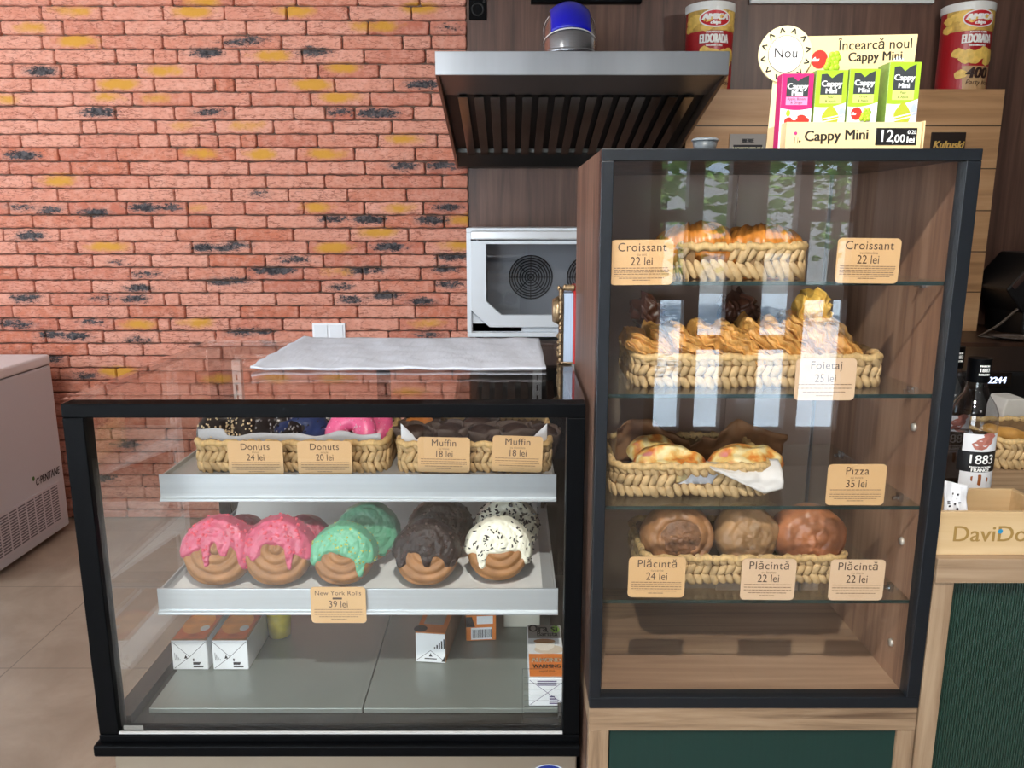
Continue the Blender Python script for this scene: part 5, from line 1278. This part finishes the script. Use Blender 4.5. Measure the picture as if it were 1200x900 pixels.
m = MB().text('Nou', sr * .5, flat(sc.x, yb - .0063, sc.z + .001))
for k in range(12):
    a = math.radians(k * 30 + 12); q = Vector((math.cos(a), math.sin(a))); pq = Vector((-q.y, q.x))
    for s_ in (-1, 1):
        A_ = q * sr * .93; B_ = q * sr * .76 + pq * sr * .085 * s_; n2 = Vector((-(B_ - A_).y, (B_ - A_).x)).normalized() * sr * .024
        m.shape([tuple(A_ + n2), tuple(A_ - n2), tuple(B_ - n2), tuple(B_ + n2)], fm)
m.build('lettering', DINK, o, recalc=False)
hx = PY(1026, 62, yb)
m = MB().text('Încearcă noul', .0185, flat(hx.x - .001, yb - .0005, ZV(52.5, yb), .03), sx=1.0, bold=.0001).text('Cappy Mini', .0165, flat(hx.x + .0, yb - .0005, ZV(66.5, yb), .03), bold=.0004)
m.build('lettering', DINK, jd, recalc=False)
RED = pm('fruit_red', (206, 48, 36), .5); GRP = pm('grape_green', (166, 204, 40), .5); PEAR = pm('pear_green', (176, 182, 44), .5); WHT = pm('print_white', (246, 246, 242), .5)
def fruits(par, x, z, y, s):
    MB().disc(-s * .62, s * .25, s * .62, s * .66, flat(x, y, z), 20).build('apple_picture', RED, par, recalc=False)
    MB().shape([(-s * 1.2, s * .1), (-s * .7, s * .1), (-s * .62, s * .3), (-s * .85, s * .25), (-s * .95, s * .42), (-s * 1.1, s * .3)], flat(x, y - .0002, z)).build('cloud_mark', WHT, par, recalc=False)
    m = MB()
    for i, (dx, dz) in enumerate(((.3, -.1), (.62, .02), (.1, .15), (.45, .3), (.75, .35), (.3, .55), (.62, .6), (-.05, -.3), (.35, -.4), (.68, -.32), (.05, -.1))):
        m.ell((x + s * dx, y - .0006, z + s * (dz)), (s * .24, .0012 + .0001 * i, s * .24), None, 14, 6)
    m.build('grape_picture', GRP, par, smooth=True)
fp = PY(968, 72, yb)
fruits(jd, fp.x + .002, fp.z - .002, yb - .0005, .0185)
cl = PY(1053, 70, yb); m = MB()
for dx, dz, r_ in ((-.004, 0, .003), (0, .0015, .004), (.004, 0, .003)): m.disc(dx, dz, r_, r_ * .8, flat(cl.x, yb - .0005 - abs(dx) * .02, cl.z), 14)
m.build('cloud_picture', WHT, jd, recalc=False)
# tray
yt = 1.085
tx0, tx1 = PX(921, 158, yt), PX(1085, 158, yt); ztt = ZV(143, yt)
m = MB().box(tx0, tx1 - .006, yt, yt + .002, TZ, ztt).box(tx0, tx0 + .002, yt + .002, yb - .001, TZ, ztt).box(tx1 - .002, tx1, yt + .004, yb - .001, TZ, ztt + .002).box(tx0, tx1, yt + .002, yb - .001, TZ, TZ + .002)
m.build('tray', CARDB, jd)
m = MB().text('Cappy Mini', .0185, flat(PX(980, 160, yt), yt - .0006, ZV(159, yt), .03), bold=.0005); m.build('lettering', DINK, jd, recalc=False)
q0, q1 = PY(1025, 170, yt), PY(1075, 150, yt)
pn = MB().prism([(q0.x, q0.z), (q1.x, q0.z), (q1.x + .0, q1.z), (q0.x, q1.z)], 'y', yt - .0012, yt - .0002).build('price_panel', pm('panel_black', (26, 24, 24), .4), jd, bevel=.001)
pw, ph_ = q1.x - q0.x, q1.z - q0.z
MB().text('12', ph_ * 1.0, flat(q0.x + pw * .25, yt - .0016, (q0.z + q1.z) / 2), bold=.0003, sx=.95).text(',00', ph_ * .66, flat(q0.x + pw * .555, yt - .0016, q0.z + ph_ * .36), bold=.0003).text('lei', ph_ * .56, flat(q0.x + pw * .85, yt - .0016, q0.z + ph_ * .30), bold=.0004).text('0.2L', ph_ * .32, flat(q0.x + pw * .87, yt - .0016, q0.z + ph_ * .74), bold=.0001).build('lettering', pm('print_white', (246, 246, 242)), pn, recalc=False)
m = MB(); fq = flat(PX(932, 160, yt), yt - .0006, ZV(160, yt)); m.disc(0, .004, .0022, .0022, fq, 12); m.build('flower_picture', pm('flower_magenta', (206, 50, 120), .5), jd, recalc=False)
m = MB()
for a_ in (-.001, .003): m.shape([(a_, -.001), (a_ + .0006, -.001), (a_ + .0006, -.009), (a_, -.009)], fq)
m.disc(.006, -.006, .0014, .0014, fq, 10); m.build('stem_picture', DINK, jd, recalc=False)
# cartons in the tray
LIME = pm('carton_lime', (164, 202, 46), .4); MAG = pm('carton_magenta', (206, 38, 110), .4); SLATE = pm('carton_slate', (58, 62, 64), .45)
LIME_SIDE = pm('carton_lime_side', (122, 150, 66), .45, var=.15, scale=120)
def juice(label, u0, u1, v0, y, col, side, kind, names, lean=0):
    a, b = PX(u0, v0 + 20, y), PX(u1, v0 + 20, y); zt_ = ZV(v0, y); w = b - a; h = zt_ - TZ - .003; x = (a + b) / 2; z0 = TZ + .0025
    t = thing('juice_carton', label, 'juice carton', (x, y, z0), 'small juice cartons in the display tray')
    MB().box(a, b, y, y + (.034 if u0 > 1035 else .02), z0, zt_).build('carton_body', side, t, bevel=.0008)
    fr_ = lambda k: flat(x, y - .0003 - k * .0002, z0)
    g = -w / 2 + .0005; hb = ztt - z0 - .002; H = lambda f: hb + (h - hb) * f; hv = h - hb; n_ = 12
    MB().shape([(g, 0), (-g, 0), (-g, h), (g, h)], fr_(0)).build('front_print', WHT, t, recalc=False)
    rise = 0 if kind == 'berry' else .08
    MB().shape([(g, h)] + [(g - 2 * g * i / n_, H(.34 - .04 * math.sin(i / n_ * math.pi) + rise * i / n_)) for i in range(n_ + 1)] + [(-g, h)], fr_(1)).build('colour_field', col, t, recalc=False)
    MB().shape([(-w * .34, H(.56)), (w * .34, H(.56)), (w * .34, H(.97)), (w * .16, H(.93)), (0, H(.86)), (-w * .16, H(.94)), (-w * .34, H(.93))], fr_(2)).build('name_field', SLATE, t, recalc=False)
    MB().shape([(-w * .34, H(.40)), (w * .34, H(.40)), (w * .34, H(.555)), (-w * .34, H(.555))], fr_(2)).build('flavour_field', pm('flavour_' + kind, (236, 150, 190) if kind == 'berry' else (214, 226, 120), .5), t, recalc=False)
    MB().text('Cappy', w * .25, lambda p, q: fr_(3)(p, q + H(.755)), bold=.0005).text('Mini', w * .21, lambda p, q: fr_(3)(p, q + H(.625)), bold=.0004).build('lettering', WHT, t, recalc=False)
    MB().text(names[0], w * .105, lambda p, q: fr_(3)(p, q + H(.515))).text(names[1], w * .105, lambda p, q: fr_(3)(p, q + H(.445))).build('small_print', DINK, t, recalc=False)
    if kind == 'pear':
        MB().shape([(.001 + w * .27 * math.sin(i * .2618) * (1 - .6 * max(0, math.cos(i * .2618)) ** 1.2), H(.17) + hv * .2 * math.cos(i * .2618)) for i in range(24)], fr_(4)).build('pear_picture', PEAR, t, recalc=False)
        MB().shape([(-w * .42, H(.08)), (w * .45, H(.19)), (w * .45, H(.21)), (-w * .42, H(.1))], fr_(5)).shape([(-w * .42, H(.03)), (w * .45, H(.14)), (w * .45, H(.16)), (-w * .42, H(.05))], fr_(5)).build('line_picture', WHT, t, recalc=False)
        MB().disc(w * .38, H(.24), w * .1, hv * .1, fr_(3), 14).build('grey_picture', pm('print_grey', (176, 186, 206), .5), t, recalc=False)
    elif kind == 'grape': fruits(t, x, z0 + H(.17), y - .0012, w * .30)
    else:
        m = MB()
        for q_, (dx, dz, r_) in enumerate(((-.2, .08, .16), (.18, .12, .18), (.0, .06, .16), (.32, .1, .11))): m.disc(w * dx, H(dz), w * r_, w * r_ * .8, fr_(4 + q_ * .3), 14)
        m.build('berry_picture', RED, t, recalc=False)
        MB().disc(-w * .05, H(.16), w * .1, w * .09, fr_(6), 12).build('cream_picture', WHT, t, recalc=False); MB().disc(-w * .25, H(.24), w * .07, w * .1, fr_(6), 10).build('leaf_picture', GRP, t, recalc=False)
juice('magenta berry juice carton at the sunburst end of the display', 915.5, 953, 86, 1.108, MAG, MAG, 'berry', ('Apple, Banana', '& Ginger'))
juice('lime green pear juice carton beside the magenta one', 955.5, 993, 82, 1.106, LIME, LIME_SIDE, 'pear', ('Pear', '& Apple'))
juice('lime green grape juice carton between the two pear cartons', 994.5, 1030.5, 80.5, 1.106, LIME, LIME_SIDE, 'grape', ('Grape', '& Apple'))
juice('taller standing lime green pear juice carton at the price panel end', 1041, 1078.5, 72.5, 1.098, LIME, LIME_SIDE, 'pear', ('Pear', '& Apple'))
# small grey tub on the case
p = PY(826, 170, 1.09)
tb = thing('grey_tub', 'small grey lidded tub on top of the tall case', 'tub', (p.x, 1.09, TZ))
MB().lathe([(.0001, 0), (.013, 0), (.0165, .016), (.0001, .016)], (p.x, 1.09, TZ), 28).build('tub_body', pm('tub_grey', (82, 88, 92), .4), tb, smooth=True)
MB().lathe([(.0001, .016), (.0178, .016), (.0178, .0175), (.015, .0195), (.0001, .02)], (p.x, 1.09, TZ), 28).build('lid', pm('tub_lid', (118, 124, 128), .35), tb, smooth=True)

# ------------------------------------------------------------------ things on the bar counter
# wooden crate
cr = thing('wooden_crate', 'open light wood crate with a burnt brand name on the bar counter', 'crate', (.66, 1.07, BZ))
kx0, kx1, ky0, ky1, kh = .5825, .745, 1.022, 1.122, ZV(600, 1.022) - BZ
MB().box(kx0, kx1, ky0, ky0 + .007, BZ, BZ + kh).build('front_panel', PINE, cr, bevel=.0008)
MB().box(kx0, kx1, ky1 - .007, ky1, BZ, BZ + kh).build('back_panel', PINE, cr, bevel=.0008)
for x in (kx0, kx1 - .007): MB().box(x, x + .007, ky0 + .007, ky1 - .007, BZ, BZ + kh).build('side_panel', PINE, cr, bevel=.0008)
MB().box(kx0 + .007, kx1 - .007, ky0 + .007, ky1 - .007, BZ, BZ + .005).build('floor_panel', PINE, cr)
lx = PX(1115, 630, ky0); 
MB().text('DaviDoff', .0325, lambda a, b: (lx + a, ky0 - .0004, BZ + kh * .48 + b), bold=.0004, align='LEFT', sx=1.02).build('lettering', pm('burnt_gold', (150, 118, 62), .6), cr, recalc=False)
dp = PY(1172, 622.5, ky0); m = MB().disc(0, 0, .0034, .0034, flat(dp.x, ky0 - .0008, dp.z), 14); m.build('blue_dot', pm('dot_blue', (36, 130, 170), .5), cr, recalc=False)
# paper packet in the crate
p0, p1 = PX(1106, 590, 1.05), PX(1134, 590, 1.05)
pk = thing('paper_packet', 'crumpled white printed packet standing in the wooden crate', 'packet', ((p0 + p1) / 2, 1.045, BZ + .005))
MB().grid(lambda u, w: Vector((p0 + (p1 - p0) * (u * (.8 + .2 * w)) + .002 * noise.noise((w * 4, 1, 0)), 1.036 + .02 * w + .006 * noise.noise((u * 3, w * 3, 2)), BZ + .006 + (kh + .028 - .008 * u) * w)), 20, 20).build('packet_body', pm('packet_white', (220, 220, 222), .5, bump=.5, scale=30, bscale=60), pk, smooth=True, solid=.003)
m = MB(); rnd = random.Random(9)
for k in range(16):
    x = rnd.uniform(p0 + .003, p1 - .008); z = BZ + kh + rnd.uniform(-.012, .022)
    m.box(x, x + rnd.uniform(.001, .004), 1.040 + (z - BZ) * .1, 1.0405 + (z - BZ) * .1, z, z + rnd.uniform(.0012, .003))
m.build('print_marks', CINK, pk)
def bottle(label, x, y, cap, main):
    h = .243; r = .0355
    t = thing('syrup_bottle', label, 'bottle', (x, y, BZ), 'clear syrup bottles on the bar counter')
    prof = [(.0001, 0), (r, 0), (r, h * .60), (r * .97, h * .65), (r * .8, h * .71), (r * .5, h * .775), (r * .41, h * .84), (r * .4, h * .88)]
    MB().lathe(prof, (x, y, BZ), 40).build('glass_body', glass('bottle_glass', (.80, .82, .84), .07), t, smooth=True)
    MB().lathe([(.0001, .004), (r - .003, .004), (r - .003, h * .50), (.0001, h * .50)], (x, y, BZ), 32).build('syrup', glass('syrup_liquid', (.55, .5, .48), .03), t, smooth=True)
    MB().lathe([(r * .46, h * .85), (r * .47, h), (.0001, h)], (x, y, BZ), 32).build('cap', BLACK, t, smooth=False)
    def wr(k): return lambda a, z: (x + (r + k) * math.sin(a / r), y - (r + k) * math.cos(a / r), BZ + z)
    def band(z0, z1, mat, nm, hw=.62, k=.0004):
        return MB().grid(lambda u, w: Vector(wr(k)((u * 2 - 1) * hw * r * 1.3, z0 + (z1 - z0) * w)), 18, 1).build(nm, mat, t)
    white = pm('label_white', (228, 228, 230), .5); black = pm('label_black', (18, 18, 20), .5)
    band(h * .42, h * .535, white, 'picture_label'); band(h * .285, h * .42, black, 'name_label', .74); band(.02, h * .285, white, 'picture_label')
    def fan(m, pts, k):
        c_ = [sum(q[i] for q in pts) / len(pts) for i in (0, 1)]; w = wr(k); o_ = m.v(w(*c_)); P = [m.v(w(*q)) for q in pts]
        for i in range(len(P)): m.face([o_, P[i], P[(i + 1) % len(P)]])
    m = MB()
    for cx, cz, s_, sh in ((-.004, .112, .013, 0), (.003, .119, .013, 1), (.008, .127, .010, 2)):
        fan(m, [(cx + s_ * math.cos(i * .7 + sh) * (1 + .18 * math.sin(i * 2.3)), cz + s_ * .55 * math.sin(i * .7 + sh)) for i in range(9)], .0008 + sh * .0002)
    m.build('caramel_picture', pm('caramel_pink', (176, 110, 96), .4, var=.2, scale=120), t)
    m = MB(); fan(m, [(-.013, .056), (0, .048), (.014, .054), (.014, .060), (0, .066), (-.013, .062)], .0008); m.build('caramel_picture', pm('caramel', (150, 84, 40), .3), t)
    wt = pm('print_white', (246, 246, 242))
    m = MB().text('1883', .021, lambda a, b: wr(.001)(a, h * .367 + b), bold=.0003).text('MAISON ROUTIN', .0042, lambda a, b: wr(.001)(a, h * .318 + b), bold=.0002).text('FRANCE', .0075, lambda a, b: wr(.001)(a, h * .298 + b), bold=.0004)
    m.build('lettering', wt, t)
    cw = lambda a, b: (x + (r * .475) * math.sin(a / (r * .475)), y - (r * .475) * math.cos(a / (r * .475)), BZ + h * .93 + b)
    MB().text('1883', .0085, cw, bold=.0003).text('MAISON', .004, lambda a, b: cw(a, b + .0065), bold=.0003).text('ROUTIN', .0045, lambda a, b: cw(a, b - .0068), bold=.0003).build('lettering', wt, t)
bottle('clear caramel syrup bottle with black name band behind the wooden crate', PX(1139, 500, 1.21), 1.21, BLACK, True)
bottle('clear syrup bottle mostly hidden behind the tall case frame', PX(1108, 500, 1.33), 1.33, BLACK, False)
# bread basket under clear film
bq0 = .895
bb = basket('dark woven bread basket at the picture edge behind the wooden crate', bq0, 1.30, 1.40, 1.58, BZ + .0005, .055, None, 3, seed=12)
BREAD = pm('bread_crust', (204, 150, 74), .45, var=.3, scale=20, bump=.4, bscale=60)
def loaf(label, u, v, y, L, yaw, seed, tilt=8):
    p = PY(u, v, y); t = thing('bread_stick', label, 'bread', (p.x, y, p.z - .016), 'long bread sticks in the dark basket'); M = rot('Z', yaw) @ rot('Y', tilt)
    def fn(a, w):
        q = 2 * w - 1; r = .02 * (1 - abs(q) ** 5) ** .5 + .0005; al = a * 6.2832
        r *= 1 + .1 * math.sin(q * 14 + math.sin(al)) + .05 * noise.noise((q * 5, al, seed))
        return p + M @ Vector((q * L / 2, r * math.cos(al), r * math.sin(al) * .85))
    MB().grid(fn, 20, 40, wu=True).build('crust', BREAD, t, smooth=True)
loaf('golden bread stick lying lowest in the dark basket', 1192, 532, 1.46, .15, 4, 1, 12)
loaf('golden bread stick resting across the back of the dark basket', 1206, 517, 1.53, .2, -4, 2, 14)
loaf('short golden bread stick near the syrup bottle', 1180, 548, 1.45, .11, 10, 3, 12)
fm_ = thing('film_wrap', 'clear plastic film bulging over the bread basket', 'film', (1.08, 1.42, BZ + .056))
MB().grid(lambda u, w: Vector((.90 + .36 * u, 1.404 + .05 * (1 - math.cos(w * math.pi / 2)) + .004 * noise.noise((u * 9, w * 6, 0)), BZ + .006 + .085 * math.sin(w * math.pi / 2) + .004 * noise.noise((u * 7, w * 4, 3)) - .0)), 40, 16).build('film', PLASTIC_CLEAR, fm_, smooth=True)
p = PY(1182, 490, 1.62)
nb = thing('paper_bag_stack', 'upright off white stack of paper bags behind the bread basket', 'paper bags', (p.x, 1.63, BZ))
MB().prism([(p.x - .027, BZ), (p.x + .027, BZ), (p.x + .027, ZV(473, 1.6)), (p.x + .016, ZV(467, 1.6)), (p.x - .02, ZV(468, 1.6)), (p.x - .026, ZV(480, 1.6))], 'y', 1.60, 1.66).build('bags', pm('bag_white', (184, 180, 172), .7, var=.06, scale=30), nb, bevel=.003)
MB().box(p.x - .0275, p.x + .0275, 1.598, 1.662, BZ + .02, BZ + .03).build('paper_band', pm('bag_band', (150, 140, 124), .7), nb)
# black coffee machine with a lit clock
cm = thing('coffee_machine', 'black machine with a lit clock reading 2244 behind the syrup bottles', 'coffee machine', (1.46, 2.05, 0))
cx0 = PX(1120, 460, 1.9)
cm.location = (cx0 + .25, 2.05, 0)
MB().box(cx0, cx0 + .62, 1.9, 2.3, .85, ZV(436, 1.9)).build('machine_body', pm('machine_black', (12, 12, 13), .35), cm, bevel=.01)
MB().box(cx0 - .01, cx0 + .64, 1.88, 2.32, .0, .85).build('machine_base', pm('machine_base', (20, 19, 19), .5), cm)
kp = PY(1167, 446, 1.898)
MB().box(kp.x - .03, kp.x + .035, 1.894, 1.9, kp.z - .016, kp.z + .02).build('clock_panel', pm('clock_black', (6, 6, 8), .15), cm)
MB().text('2244', .022, flat(kp.x, 1.8935, kp.z + .001), bold=.0008, slant=.12).build('clock_digits', pm('clock_glow', (214, 226, 255), .5, emit=2.2), cm, recalc=False)
MB().tube([(kp.x + .02, 1.885, kp.z - .05), (kp.x + .03, 1.86, kp.z - .045), (kp.x + .05, 1.86, kp.z - .05), (kp.x + .06, 1.885, kp.z - .06)], .004).build('handle', STEEL, cm, smooth=True)
# black grinder on the sideboard, plate with cable
gp = PY(1198, 404, 3.62)
gr = thing('black_grinder', 'black tilted appliance at the picture edge on the dark sideboard', 'appliance', (gp.x + .1, 3.75, 1.07))
gx = PX(1174, 360, 3.62)
MB().prism([(gx, 1.07 + .22), (gx + .13, 1.07 + .38), (gx + .5, 1.07 + .38), (gx + .5, 1.07), (gx + .1, 1.07), (gx + .09, 1.07 + .11)], 'y', 3.60, 3.9).build('grinder_body', pm('grinder_black', (13, 12, 12), .4), gr, bevel=.01)
MB().prism([(gx + .02, 1.07 + .235), (gx + .125, 1.07 + .365), (gx + .14, 1.07 + .35), (gx + .035, 1.07 + .22)], 'y', 3.594, 3.60).build('trim_strip', pm('grinder_trim', (62, 44, 38), .4), gr)
MB().tube([(gx + .06, 3.6, 1.07 + .13), (gx - .02, 3.59, 1.07 + .06), (gx - .1, 3.6, 1.076), (gx - .04, 3.55, 1.076), (gx + .06, 3.56, 1.076)], .006).build('cable', pm('cable_grey', (84, 72, 62), .6), gr, smooth=True)
pl = thing('serving_plate', 'shallow grey plate on the dark sideboard below the black appliance', 'plate', (gx - .03, 3.52, 1.0705))
MB().lathe([(.0001, .004), (.06, .004), (.10, .016), (.102, .018), (.06, .0), (.0001, .0)], (gx + .02, 3.535, 1.0705), 36).build('plate_body', pm('plate_grey', (104, 92, 84), .4), pl, smooth=True)
